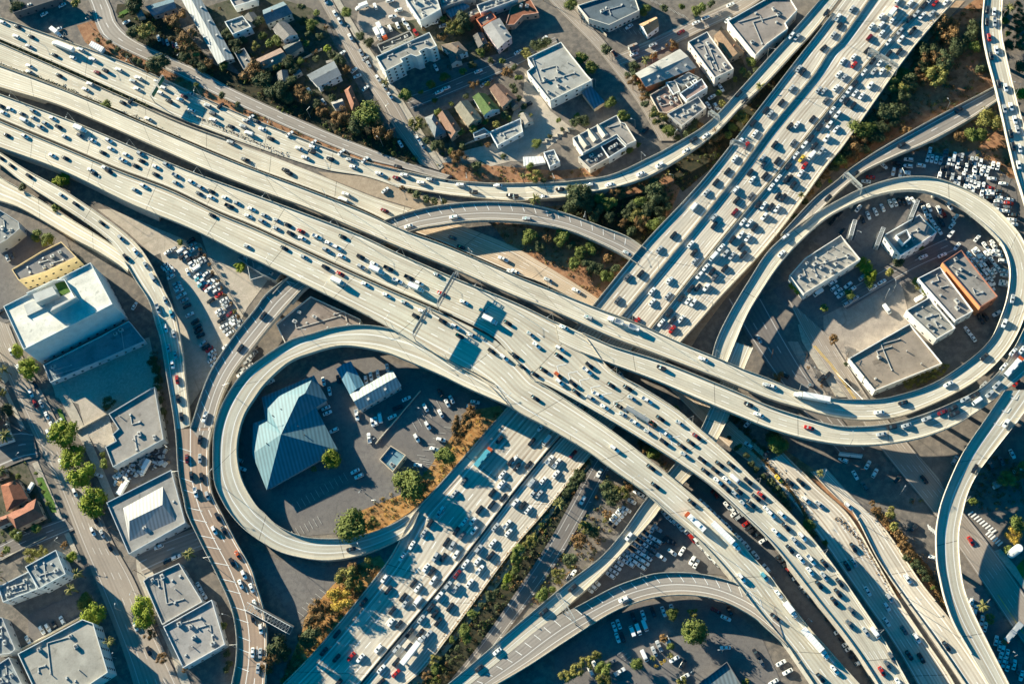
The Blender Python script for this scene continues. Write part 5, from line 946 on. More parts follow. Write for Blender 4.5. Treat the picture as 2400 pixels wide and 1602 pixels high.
for t, s in ROAD.items():
    for x, y, c, ty in parse(s):
        px, py = TL(t, x, y)
        if c == 'w' and rv.random() < .13: c = 's'
        b = surf(px, py)
        if b is None:
            VEH.append((px, py, 0.25, R(30), c, ty, 'X', 'on the ground')); continue
        S, i = b; d = (S['c'][min(i + 1, S['n'] - 1)] - S['c'][max(i - 1, 0)]); 
        if (S['B'][i] - S['A'][i]).length: 
            pa = S['A'][min(i + 1, S['n'] - 1)] - S['A'][i]; pb_ = S['B'][min(i + 1, S['n'] - 1)] - S['B'][i]; d = pa + pb_
        rz = math.atan2(d.y, d.x) + (math.pi if S['dir'] < 0 else 0)
        if S['key'] == 'C1R' and px > 1990: pass
        if ty == 'sedan' and rv.random() < .3: ty = 'suv'
        VEH.append((px, py, float(S['z'][i]) + .02, rz + rv.uniform(-.02, .02), c, ty, S['key'], 'on the ' + S['desc']))
for t, ang, s, site in LOTS:
    for x, y, c, ty in parse(s):
        px, py = TL(t, x, y); a, b = P(px, py, .06), P(px + 10 * math.cos(R(ang)), py + 10 * math.sin(R(ang)), .06); d = b - a
        if ty == 'sedan' and rv.random() < .3: ty = 'suv'
        VEH.append((px, py, .25, math.atan2(d.y, d.x) + (math.pi if rv.random() < .5 else 0) + rv.uniform(-.03, .03), c, ty, site, site))
# drop near duplicates
out = []
for v in VEH:
    if all(abs(v[0] - o[0]) + abs(v[1] - o[1]) > 6.5 for o in out): out.append(v)
VEH = out
CATN = {'sedan': 'car', 'suv': 'car', 'pickup': 'pickup', 'van': 'van', 'truck': 'truck', 'bus': 'bus', 'semi': 'truck', 'tanker': 'truck', 'dump': 'truck'}
NMN = {'sedan': 'sedan', 'suv': 'large car', 'pickup': 'pickup', 'van': 'van', 'truck': 'box truck', 'bus': 'bus', 'semi': 'long semi truck', 'tanker': 'tank truck', 'dump': 'truck with open hoppers'}
grp = {}
for k, v in enumerate(VEH): grp.setdefault((v[6], v[4], v[5]), []).append(k)
LAB = {}
for key, ks in grp.items():
    xs = [VEH[k][0] for k in ks]; ys = [VEH[k][1] for k in ks]; hor = (max(xs) - min(xs)) * .8 >= (max(ys) - min(ys))
    ks.sort(key=lambda k: VEH[k][0 if hor else 1]); site = VEH[ks[0]][7]; nm = CN[key[1]] + ' ' + NMN[key[2]]
    for n, k in enumerate(ks):
        LAB[k] = ('only ' + nm if len(ks) == 1 else f'{ordw(n + 1)} {nm} ' + ('from the left' if hor else 'from the top')) + ' ' + site
cars = [k for k, v in enumerate(VEH) if CATN[v[5]] == 'car']
def size(k): p = P(VEH[k][0], VEH[k][1], VEH[k][2]); return -(p - Vector((0, 0, H))).length
cars.sort(key=size, reverse=True); solo = set(cars[:300]); print('vehicles', len(VEH), 'cars', len(cars))
SM = MB(); smats = [paint_m(c) for c in PC] + [M['glass'], M['dark']]; ci = {c: i for i, c in enumerate(PC)}
for k, v in enumerate(VEH):
    px, py, z, rz, c, ty, key, site = v; p = P(px, py, z + .6)
    loc = Vector((p.x, p.y, z))
    if CATN[ty] == 'car' and k not in solo:
        out_, wh = shape(ty); M4 = Matrix.Translation(loc) @ Matrix.Rotation(rz, 4, 'Z')
        for (n, mb, kk), mi in zip(out_, (ci[c], len(PC))): SM.add([M4 @ Vector(q) for q in mb.v], mb.f, mi)
        for mb in wh: SM.add([M4 @ Vector(q) for q in mb.v], mb.f, len(PC) + 1)
        continue
    o = vehicle(ty, c, loc, rz, rv.uniform(.95, 1.06)); 
    words = LAB[k].split()
    tag(o, ' '.join(words[:16]), CATN[ty], {'car': 'cars across the interchange and its parking lots', 'pickup': 'pickup trucks on the roads', 'van': 'vans on the roads and lots', 'bus': 'buses', 'truck': 'trucks on the roads'}[CATN[ty]])
tag(SM.build('distant_cars', smats), 'many small cars filling the farther lanes and parking lots', 'cars', kind='stuff')
# ---------------- trees ----------------
def leafmat(name, c1, c2):
    k = NT(name, .75, .15); oi = k.n('ShaderNodeObjectInfo'); p = k.n('ShaderNodeNewGeometry')
    a = k.rng(k.noise(p.outputs['Position'], .9, 3), .35, .65); c = k.mix(a, c1, c2)
    r = k.rng(p.outputs['Random Per Island'], 0, 1, .7, 1.25); r2 = k.rng(oi.outputs['Random'], 0, 1, .8, 1.2); f = k.math('MULTIPLY', r, r2)
    c = k.mix(1.0, c, k.comb(f, f, f), 'MULTIPLY')
    k.b.inputs['Subsurface Weight'].default_value = 0
    return k.col(c)
LM = {'g': leafmat('leaf_green', (.10, .13, .03), (.15, .17, .04)), 'b': leafmat('leaf_bright', (.14, .19, .02), (.25, .28, .03)), 'd': leafmat('leaf_dark', (.055, .075, .035), (.09, .10, .04)), 'o': leafmat('leaf_brown', (.22, .12, .045), (.15, .095, .04)), 'y': leafmat('leaf_olive', (.22, .19, .05), (.16, .16, .045)), 'Y': leafmat('leaf_yellow', (.42, .26, .04), (.30, .22, .04)), 'p': leafmat('leaf_palm', (.12, .13, .04), (.2, .17, .06))}
BARK = plain('bark', (.13, .09, .06), .9, .1)
def crown_mesh(seed, n=820, dense=False, ks=.105):
    r = random.Random(seed); V = []; F = []
    lobes = []
    nl = 20 if dense else 14
    for i in range(nl):
        a = r.uniform(0, 6.283); q = math.sqrt(r.random()) * (.62 if dense else .72); z = r.uniform(-.25, .55) * (1 - q * .5)
        lobes.append((Vector((q * math.cos(a), q * math.sin(a), z)), r.uniform(.30, .44) if dense else r.uniform(.22, .40)))
    for i in range(n):
        c, s = lobes[i % nl]
        d = Vector((r.gauss(0, 1), r.gauss(0, 1), r.gauss(0, 1))).normalized(); rad = s * (r.uniform(.8, 1.05) if r.random() < .75 else r.uniform(.3, .9))
        p = c + d * rad; nrm = (d + Vector((r.uniform(-.6, .6), r.uniform(-.6, .6), r.uniform(-.4, .7)))).normalized()
        u = nrm.orthogonal().normalized(); w = nrm.cross(u); th = r.uniform(0, 6.28); u, w = u * math.cos(th) + w * math.sin(th), w * math.cos(th) - u * math.sin(th)
        k = ks * r.uniform(.6, 1.3); b = len(V)
        V += [p - u * k, p - w * k * .6, p + u * k, p + w * k * .6]; F += [(b, b + 1, b + 2), (b, b + 2, b + 3)]
    for c, s in lobes:                                    # inner dark mass keeps crowns from being see-through
        b = len(V); s *= .72; q = [Vector((1, 0, 0)), Vector((0, 1, 0)), Vector((-1, 0, 0)), Vector((0, -1, 0)), Vector((0, 0, 1)), Vector((0, 0, -1))]
        V += [c + k * s * r.uniform(.8, 1.1) for k in q]; F += [(b, b + 1, b + 4), (b + 1, b + 2, b + 4), (b + 2, b + 3, b + 4), (b + 3, b, b + 4), (b + 1, b, b + 5), (b + 2, b + 1, b + 5), (b + 3, b + 2, b + 5), (b, b + 3, b + 5)]
    return V, F
CR = {}
def crown(kind, var):
    key = (kind, var)
    if key not in CR:
        if kind == 'p':
            r = random.Random(var); V = []; F = []
            for i in range(34):
                a = r.uniform(0, 6.283); el = r.uniform(-.5, 1.2); L = r.uniform(.8, 1.05); pts = []
                for j in range(5):
                    t = j / 4; pts.append(Vector((math.cos(a) * L * t * math.cos(el * (1 - t * .8)), math.sin(a) * L * t * math.cos(el * (1 - t * .8)), L * (math.sin(el) * t - .55 * t * t))))
                w = Vector((-math.sin(a), math.cos(a), 0)); b = len(V)
                for j, p in enumerate(pts): wd = .11 * (1 - abs(j / 4 - .4)) ; V += [p - w * wd - Vector((0, 0, .05)), p, p + w * wd - Vector((0, 0, .05))]
                for j in range(4):
                    o = b + j * 3; F += [(o, o + 1, o + 4, o + 3), (o + 1, o + 2, o + 5, o + 4)]
        else: V, F = crown_mesh(var * 13 + ord(kind), 2300 if kind in 'gbd' else 1700, kind in 'bgd', .062 if kind in 'gbd' else .055)
        CR[key] = mesh('crown', V, F, LM[kind])
    return CR[key]
def trunk_mesh(palm, var):
    key = ('t', palm, var)
    if key not in CR:
        mb = MB(); r = random.Random(var)
        if palm: mb.tube((0, 0, -.02), (.01, 0, 1), .05, .03, 8)
        else:
            mb.tube((0, 0, -.02), (0, 0, .55), .06, .04, 8)
            for i in range(5): a = i * 1.256 + r.random(); mb.tube((0, 0, .45), (math.cos(a) * .34, math.sin(a) * .34, .85), .03, .012, 6)
        CR[key] = mb.me('trunk', [BARK])
    return CR[key]
TREES = {
'00': '155,60,60d 700,35,38y 1620,170,82o 1330,280,75y 1730,380,95o 1450,590,95d 960,965,55g 1230,300,60d 1110,150,25g 1240,40,80d 1910,580,45o 2050,600,45g 1800,510,30y 2300,650,90o 2090,320,50d 2150,400,45d 2230,380,40d 1000,390,25d 1080,460,28d 1180,520,28d 1280,570,28d 1380,640,40o 1650,740,30d 1800,780,25g 2040,880,32d 2180,960,26d 900,370,25d 1140,490,24o 1240,550,26d 1700,520,50d 1780,570,40d 1850,620,45d 2180,470,45d 2120,250,35d',
'10': '20,200,50d 60,330,42g 0,420,40y 420,60,34d 560,120,30g 590,330,34d 640,250,26o 460,400,30g 540,480,28o 130,520,34d 400,560,40g 470,870,36d 550,700,30g 660,820,36o 700,900,34d 560,960,44d 1500,90,26g 1720,180,30g 1960,250,44d 2060,480,40g 2130,420,34o 1990,600,40d 1900,660,34g 2150,560,30d 2260,560,30g 1560,1290,34d 1700,1330,40d 1790,1390,30g 1900,1330,34d 2130,1330,26o 2270,1440,30d 1640,920,26g 1930,880,28d 2120,770,26g 820,120,52g 960,330,45d 1030,390,48d 660,450,36b 510,230,55g 440,190,45d 1820,260,80y 1900,190,75d 1370,880,62g 1610,780,45g 1730,710,50g 1510,845,25g 1190,750,35p 830,640,45o 760,560,55d 700,500,40d 50,640,70o 190,610,42y 300,570,58d 60,740,80d 200,830,85d 390,820,55o 440,890,65o 600,1010,55o 770,1060,80o 1020,1040,125g 930,1160,85d 1170,1200,92o 1480,1130,68y 1670,1030,32g 1790,960,26g 1860,1440,70o 2020,1520,40d 2310,670,52o 2000,770,45o 1540,265,20o 1710,330,40o 200,370,55g 130,400,40g 480,310,30d 1880,1210,35g 2000,1190,38g 2280,1060,36d 2200,1140,34y 2320,1090,30g 1080,1130,60d 350,640,45d 320,740,50d 120,830,60d 300,900,50d 560,540,30d 1640,1340,45d 2100,1120,30g',
'20': '20,620,30d 60,720,34g 0,960,34d 90,1050,30g 1400,80,34d 1560,60,30g 1830,40,34d 1960,430,36d 2060,500,30g 2160,690,36d 2240,640,30d 1900,860,30g 1130,680,36d 1160,760,30g 1220,960,34d 1310,1010,36d 1390,1160,36d 1650,1190,40d 1730,1150,34o 1600,1240,34d 1520,1260,30d 430,1110,26g 590,1060,30g 1010,1390,30d 1160,1330,26g 530,40,62g 640,530,58g 720,620,65g 490,530,28b 240,410,60d 130,490,52y 310,400,50d 1230,100,50g 1690,100,50g 1740,80,40g 860,450,52d 1470,420,50o 1225,550,35p 1300,520,35o 1120,620,52d 1100,740,50o 900,940,56g 1030,1060,56g 640,1110,60d 570,1130,36d 460,1190,22d 350,1250,22d 220,1320,50g 1350,1090,72y 1440,1210,60g 1210,890,42o 2190,570,50g 2120,650,32g 2050,730,25g 1930,950,32y 2100,1070,62y 2030,1170,42g 1870,1230,75o 1790,1330,72o 2280,790,34p 1080,1380,32g 170,1530,35g 30,830,30d 60,900,30d 110,980,30d 160,1060,30y 10,790,30d 1190,810,35o 1250,870,30d 1680,1130,35d 1980,1240,35g 1060,690,30d',
'30': '1180,900,50d 1340,640,55o 1420,740,50o 1160,1120,50d 1260,1180,45o 780,1440,46o 600,1540,46d 960,1180,60g 2150,120,46o 2200,420,50d 2330,620,60d 2210,70,40p 1880,240,52d 2300,60,45o 2180,190,35g 1560,220,90o 1650,320,90o 1750,430,80d 1470,460,80d 1520,560,85o 1900,430,52g 1610,570,90d 1240,690,60g 1570,690,92y 1190,800,80y 1310,760,70d 1070,1040,80d 1150,1030,80d 1230,1020,55d 850,1170,105g 800,1320,88o 960,1120,60d 650,1480,66g 720,1400,50d 2010,1110,100y 1900,1230,80g 1760,1250,50o 2330,870,62b 2290,250,62o 2310,360,52o 1110,620,28p 940,1250,65d 1040,1180,65d 2200,310,28g 1360,400,50d 1380,520,55d 1430,620,60d 1850,340,60d 1700,230,50o 1950,640,40d 2320,160,50o 1250,880,60d 1020,1270,50d 880,1360,50d 2310,440,40o',
'01': '580,80,60b 520,100,40b 210,155,32d 520,345,40g 820,510,16g 350,600,55g 440,640,62g 2210,890,44b 2180,870,30b 1650,660,30g 1840,720,18o 1880,780,18o 1920,860,18o 1950,930,16o 2000,1010,18o 2030,1080,18o 2060,1140,18o 2120,1220,18o 2150,1290,20y 2180,1340,20o 1090,270,0d',
'11': '1480,220,38d 1560,260,38d 1640,280,34d 1720,290,30d 1340,160,24o 1420,190,28d 1220,80,16o',
'21': '540,340,60d 760,420,50d 900,430,50d 1000,200,50d 1100,330,50d 1260,340,60d 1380,470,50d 1400,250,50d 1030,480,46o 1100,560,46d 330,620,40o 260,700,50d 540,680,40d 790,910,50d 950,900,40d 700,280,60d 620,240,115d 200,60,62y 290,90,30d 95,45,22p 210,260,48p 960,180,60o 930,120,30o 800,250,50g 880,310,62g 930,300,40g 1180,110,45o 1250,170,60d 1320,210,85d 1170,280,56g 1140,430,72y 1190,470,72o 1290,500,66g 1300,130,60d 160,610,72g 460,590,72g 430,660,50g 730,690,46g 640,760,60g 570,850,60g 700,870,62d 730,740,40g 870,960,62g 880,800,38o 810,350,50d 1350,380,50d 1050,400,50d 700,340,60d 1230,400,40d 1440,330,40d 540,170,50d 1290,260,60d',
'31': '570,95,18b 310,225,26p 520,40,48o 390,200,35o 870,850,56b 900,900,52b 940,960,56b 740,1140,46g 930,1040,36g 520,1260,36g 1110,930,36y 1200,850,46d 1410,710,24g 240,1050,42b 280,1100,36b 1360,1020,35g 1400,1060,44y 1440,1110,34g 1530,1220,24g 600,1540,38o 450,120,40d 340,280,30d 250,420,30d',
'02': '-60,60,50p -110,180,60p -40,330,44p -90,480,50p -150,300,70d -170,120,80d 30,250,34p -60,700,44p 10,1180,40p 165,90,52b 270,250,88b 580,850,118b 660,1050,108b 740,1210,112b 850,1470,118b 50,640,62d 40,860,52p 990,570,62o 1440,700,46y 1400,170,46d 1440,250,46d 1450,350,42d 960,1120,40g 370,1310,20g 400,1380,20g 440,1480,22g 330,1210,18g 170,1240,26g 940,1040,28g 20,470,30y 1440,430,36d 1470,540,36d 1480,640,36d',
'12': '700,1080,82b 1400,1330,150g 1740,1060,90g 1900,740,85o 1960,650,62o 1860,820,70o 1830,890,60o 920,1560,20g 1560,1320,50o 530,1170,26y 1290,880,0d',
'22': '1310,1030,64g 1510,620,28y 880,1350,80d 990,1390,72y 930,1450,70d 430,1490,52p 620,1240,50d 570,1280,42d 540,1330,42d 500,1380,36d 640,1200,30d 1070,1320,50o 1230,990,35o 2090,960,24g 2060,980,24d 2150,1040,30d 2200,1120,30d 2240,1180,30d 2300,1240,30d 1180,940,30o 590,1200,30d 1990,880,20d',
'32': '95,930,92g 1450,320,52y 1360,350,52y 1540,290,50y 1620,240,44y 1280,380,48y 100,310,42o 85,370,34o 370,240,16o 495,410,16o 590,15,20o 485,1205,30p 2190,1250,72y 2290,1220,52o 1880,1470,36g 1130,1540,30y 30,1290,40d 80,1350,40d 130,1420,40d 160,1480,40d 960,1480,26o 715,210,20d 180,1530,36d 1020,1540,24o 2340,1140,40y 40,870,60d',
'03': '-70,560,60p 640,700,44p 700,560,40p 990,1180,40p 720,1130,30g 60,340,34g 590,300,30o 790,830,72g 850,940,100b 1300,870,92b 1320,960,92b 280,380,62y 380,360,48y 150,220,56g 330,150,40g 660,405,46b 1370,1120,46o 1480,1330,48o 1720,375,46p 2035,1040,36y 2080,1290,34d 2090,1380,32d 2070,1440,30d 860,-10,60b 30,380,26o 780,760,30g 1690,1440,24o',
'13': '860,110,152g 1080,90,58y 840,590,92y 920,640,62y 760,790,98Y 880,500,45o 1030,440,34y 560,880,72o 540,980,90o 520,1140,85d 200,1220,95d 130,1380,82o 270,1300,55d 2300,600,42b 2280,680,36g 2150,770,48d 1970,930,40g 1900,1080,60g 1930,1150,40g 1640,1340,50y 1630,1440,42g 1560,1490,42o 1610,1540,32y 1790,1160,30g 640,860,50o 460,1180,60d 2060,850,26d 2200,720,26d 1840,1240,28d 1750,1320,26d',
'23': '190,250,56y 140,290,36y 65,350,55g 40,420,52g 30,530,46g 265,115,20g 660,130,56y 740,180,60d 870,20,42o 530,430,62d 430,560,55y 420,620,30y 280,750,62g 370,710,34g 620,260,66o 850,80,20y 1140,1380,56g 1470,930,54g 1650,910,42y 1680,1110,115g 1600,1080,60g 490,1490,52y 600,1420,60y 690,1370,58y 770,1300,42y 830,1440,68g 850,1520,66y 2140,1550,34y 1390,1150,38o 1560,1540,46y 1450,1230,35g 1320,1405,16Y 1365,1375,16Y 1400,1355,16Y 560,1470,40y 90,870,0d 1290,1330,24p 1445,1310,26p',
'33': '370,130,60g 520,280,28g 1120,20,38y 1230,270,48o 1270,340,48o 1150,130,38y 1190,200,38o 1350,470,44d 1410,540,38d 2290,100,72g 2250,220,66Y 2200,340,40g 1970,850,42p 2030,970,42y 1270,420,34d 1510,690,20g 1300,400,38o 400,190,40d 1090,60,30o 1450,600,34d'}
KD = {'g': 'green leafy', 'b': 'bright green rounded', 'd': 'dark leafy', 'o': 'dry brown', 'y': 'olive green', 'Y': 'golden yellow', 'p': 'palm'}
def place(t, x, y):
    X, Y = TL(t, x, y); rows = ('top', 'upper', 'lower', 'bottom'); r = min(3, int(Y // 400.5)); cs = ('far left', 'left centre', 'right centre', 'far right'); c = min(3, int(X // 600)); return rows[r] + ' ' + cs[c]
TL_ = []
for t, s in TREES.items():
    for tok in s.split():
        m = re.match(r'(-?\d+),(-?\d+),(\d+)([a-zA-Z])', tok)
        if float(m[3]) < 5: continue
        TL_.append((t, float(m[1]), float(m[2]), float(m[3]), m[4]))
g = {}
for k, q in enumerate(TL_): g.setdefault((q[0], q[4]), []).append(k)
rt_ = random.Random(3)
_rw = lambda k: TL_[k][3] / 3.91 * 1.2 / 4.55
_tr = [k for k in range(len(TL_)) if TL_[k][4] != 'p' and _rw(k) * (P(*TL(TL_[k][0], TL_[k][1], TL_[k][2]), 4) - Vector((0, 0, H))).length / 640 >= 2.3]; _tr.sort(key=_rw, reverse=True)
MERGED = set(_tr[290:]); print('trees', len(_tr)); MV = []; MF = []; MM = []
VEG = {'00': 'the top left corner', '10': 'the upper middle houses', '20': 'the upper blocks', '30': 'the top right slope', '01': 'the left parking lot', '11': 'the first curved connector', '21': 'the middle dirt garden', '31': 'the right loop', '02': 'the left boulevard', '12': 'the round loop', '22': 'the lower viaducts', '32': 'the lower right avenue', '03': 'the lower left blocks', '13': 'the lower freeway bank', '23': 'the bottom lots', '33': 'the bottom right corner'}
for (t, kd), ks in g.items():
    ks.sort(key=lambda k: TL_[k][1] + TL_[k][2] * .35)
    for n, k in enumerate(ks):
        _, x, y, r, kd = TL_[k]; px, py = TL(t, x, y)
        rp = r / 3.91 * 1.2; 
        z0 = 0.0
        rw = rp / 4.55 * (P(px, py, 4) - Vector((0, 0, H))).length / 640
        if kd == 'p': hgt = 8 + rt_.random() * 3; cz = hgt; sc = rw * 1.05
        else: sc = rw * 1.12; cz = min(max(sc * .62, sc * .35 + 2.2), 6)
        c = P(px, py, cz)
        bush = rw < 2.3 and kd != 'p'
        if k in MERGED:
            V, F = crown_mesh(k % 5, 420, True, .14); a = rt_.uniform(0, 6.28); o = len(MV); MV += [(c.x + (v.x * math.cos(a) - v.y * math.sin(a)) * sc, c.y + (v.x * math.sin(a) + v.y * math.cos(a)) * sc, cz + v.z * sc * .7) for v in V]; MF += [tuple(i + o for i in f) for f in F]; MM += ['gbdoyYp'.index(kd)] * len(F); continue
        root = empty('palm_tree' if kd == 'p' else ('bush' if bush else 'tree'), (c.x, c.y, z0), rt_.uniform(0, 6.28))
        var = rt_.randrange(3 if kd != 'p' else 2)
        cr = link('crown' if not bush else 'foliage', crown(kd, var), root); cr.location = (0, 0, cz); q = rt_.uniform(.85, 1.1); cr.scale = (sc * q, sc * (2 - q) * .98, sc * rt_.uniform(.6, .78)); cr.rotation_euler = (rt_.uniform(-.15, .15), rt_.uniform(-.15, .15), 0)
        if kd == 'p': cr.scale = (sc, sc, sc)
        tr = link('trunk', trunk_mesh(kd == 'p', var), root); tr.scale = (cz * (.35 if kd != 'p' else .5),) * 2 + (cz,)
        if kd == 'p': tr.scale = (4.5, 4.5, cz)
        wd = 'palm' if kd == 'p' else KD[kd] + (' bush' if bush else ' tree')
        
        lab = ('only ' + wd if len(ks) == 1 else f'{ordw(n + 1)} {wd} from the left') + ' near ' + VEG[t]
        lab = lab.replace('near the first curved connector', 'beside the curved connector')
        tag(root, ' '.join(lab.split()[:16]), 'palm' if kd == 'p' else ('bush' if bush else 'tree'), 'trees and bushes near ' + VEG[t])
tag(link('small_trees', mesh('small_trees', MV, MF, [LM[c] for c in 'gbdoyYp'], MM)), 'smaller trees filling the gaps between the larger crowns and houses', 'trees', kind='stuff')
# long hedges between the western carriageways
def hedge(name, pts, w, h, label, kd='d', dens=7):
    q, ln = cat_rom(seq(pts), 60); V = []; F = []; r = random.Random(len(pts))
    for i in range(59):
        a, b = P(*q[i], .1), P(*q[i + 1], .1); L = (b - a).length; d = (b - a).normalized(); n = Vector((-d.y, d.x, 0))
        for j in range(int(L * dens * 2.2)):
            wq = w * (1 + .5 * math.sin(i * 1.7) + .3 * math.sin(i * .6)); p = a + d * r.uniform(0, L) + n * r.gauss(0, .33) * wq + Vector((0, 0, r.uniform(.1, h))); nn = Vector((r.gauss(0, 1), r.gauss(0, 1), r.gauss(.6, 1))).normalized(); u = nn.orthogonal().normalized(); ww = nn.cross(u); k = r.uniform(.18, .42); o = len(V)
            V += [p - u * k, p - ww * k, p + u * k, p + ww * k]; F.append((o, o + 1, o + 2, o + 3))
        o = len(V); V += [a - n * w * .3, a + n * w * .3, b + n * w * .3, b - n * w * .3, a - n * w * .15 + Vector((0, 0, h * .35)), a + n * w * .15 + Vector((0, 0, h * .35)), b + n * w * .15 + Vector((0, 0, h * .35)), b - n * w * .15 + Vector((0, 0, h * .35))]
        F += [(o + 4, o + 5, o + 6, o + 7), (o, o + 1, o + 5, o + 4), (o + 1, o + 2, o + 6, o + 5), (o + 3, o, o + 4, o + 7)]
    tag(link(name, mesh(name, V, F, LM[kd])), label, 'hedge')
hedge('hedge', '-40,84 0,97 150,162 300,229 350,252', 1.2, 1.5, 'dark hedge strip dividing the two uppermost carriageways')
hedge('hedge', '-40,133 0,152 128,198 230,242 332,286 420,325', 1.6, 1.2, 'dark hedge strip between the second and third carriageways at left')
hedge('hedge', '1381,1078 1330,1140 1277,1203 1200,1293 1150,1360 1087,1447 1040,1510', 3.0, 1.3, 'brown hedge along the right edge of the southern freeway', 'o', 4)
hedge('hedge', '1750,1040 1800,1090 1860,1160 1900,1230', 3.5, 1.5, 'brown hedge beside the ground level freeway at lower right', 'o', 5)
hedge('hedge', '2045,1190 2100,1250 2150,1310 2190,1370 2215,1420', 5, 1.4, 'brown scrub bank beside the rising carriageway at lower right', 'o', 7)
hedge('hedge', '1960,1210 2010,1260 2060,1330 2100,1395', 3, .7, 'low dry scrub in the median of the lower right freeway', 'o', 5)
hedge('hedge', '1480,995 1550,1070 1600,1120', 3, 1.2, 'dark scrub in the gap between the crossing decks', 'd', 5) if 0 else None
hedge('hedge', '430,262 500,292 600,335 680,368', 2.2, .5, 'low dry scrub in the median under the sign gantry', 'o', 4)

# low undergrowth nobody could count
def scatter(name, label, regions, seed):
    r = random.Random(seed); V = []; F = []; MI = []
    for pts, n, kinds, size in regions:
        poly = seq(pts); x0, x1 = min(p[0] for p in poly), max(p[0] for p in poly); y0, y1 = min(p[1] for p in poly), max(p[1] for p in poly)
        k = 0; tries = 0
        while k < n and tries < n * 12:
            tries += 1; x, y = r.uniform(x0, x1), r.uniform(y0, y1)
            if not inpoly(x, y, poly) or surf(x, y): continue
            k += 1; p = P(x, y, .2); s = size * r.uniform(.4, 1.3); mi = 'gbdoyYp'.index(r.choice(kinds))
            for j in range(26):
                d = Vector((r.gauss(0, 1), r.gauss(0, 1), abs(r.gauss(0, .7)))).normalized(); q = p + d * s * r.uniform(.5, 1.05); q.z = .15 + d.z * s * .9
                nn = (d + Vector((r.uniform(-.7, .7), r.uniform(-.7, .7), r.uniform(-.2, .8)))).normalized(); u = nn.orthogonal().normalized(); w = nn.cross(u); e = s * r.uniform(.16, .34); o = len(V)
                V += [q - u * e, q - w * e * .7, q + u * e, q + w * e * .7]; F.append((o, o + 1, o + 2, o + 3)); MI.append(mi)
    tag(link(name, mesh(name, V, F, [LM[c] for c in 'gbdoyYp'], MI)), label, 'undergrowth', kind='stuff')
scatter('undergrowth', 'low shrubs and weeds on slopes, verges and yards', [
 ('275,10 320,95 409,138 540,205 650,256 860,345 960,383 1010,380 960,330 800,300 640,210 500,150 430,70 310,10', 260, 'ddgoo', 1.3),
 ('560,140 735,60 900,300 985,385 940,385 760,305 640,240', 200, 'ddggo', 1.2), ('440,30 560,170 640,215 760,60 730,20 600,-20', 90, 'dgo', 1.0),
 ('960,300 1010,270 1180,210 1205,260 1180,330 1100,350 1040,370', 90, 'dgg', .9), ('990,190 1180,120 1200,60 1100,20 1060,60', 60, 'dg', .9),
 ('1000,380 1120,385 1300,400 1420,390 1400,412 1200,430 1060,422', 110, 'oody', .8), ('225,46 345,143 600,266 850,372 930,402 850,381 600,287 378,188 200,100', 190, 'ooddy', .8),
 ('2105,165 2180,80 2310,-20 2305,60 2330,210 2250,245 2170,285 2060,345 1985,395 1945,395 2000,320', 420, 'ooooyd', 1.1),
 ('2110,370 2190,330 2275,285 2340,240 2362,332 2385,420 2330,410 2240,370 2160,350', 130, 'oooy', 1.0),
 ('1150,520 1240,528 1340,545 1430,585 1500,625 1404,704 1272,620 1190,575', 230, 'ooody', .9), ('1200,490 1330,480 1450,450 1560,395 1600,430 1560,520 1500,580 1420,540 1320,505', 260, 'odddy', 1.0),
 ('1381,1075 1425,1085 1330,1200 1230,1370 1100,1540 1040,1610 960,1602 1087,1444 1200,1290 1277,1200', 330, 'dddgo', 1.0),
 ('1560,395 1640,340 1760,240 1850,130 1900,90 1800,235 1660,400 1600,450', 150, 'dog', 1.0), ('1181,965 1110,960 1010,1090 860,1190 800,1215 870,1255 1034,1132', 150, 'oYyo', 1.0),
 ('905,1325 840,1320 720,1440 650,1620 664,1602 754,1508', 260, 'oooYd', 1.2), ('1440,1085 1500,1130 1440,1230 1330,1400 1240,1440 1260,1330 1400,1160', 170, 'ooddy', 1.1),
 ('2040,1190 2060,1200 2180,1330 2215,1405 2225,1440 2159,1367 2100,1277', 90, 'ooo', .9), ('2120,1180 2190,1140 2330,1060 2400,1090 2400,1200 2260,1190', 120, 'oody', 1.0),
 ('370,560 420,560 470,640 560,770 600,700 480,590', 0, 'o', 1), ('370,800 395,1010 360,1000 350,830', 60, 'dd', 1.0), ('-20,1060 60,1080 130,1240 50,1290 -20,1310', 70, 'dg', .8),
 ('1640,930 1720,960 1800,1060 1780,1080 1700,1030', 70, 'dd', 1.0), ('1480,995 1560,1080 1620,1130 1590,1120 1500,1050', 60, 'ddo', 1.0)], 4)
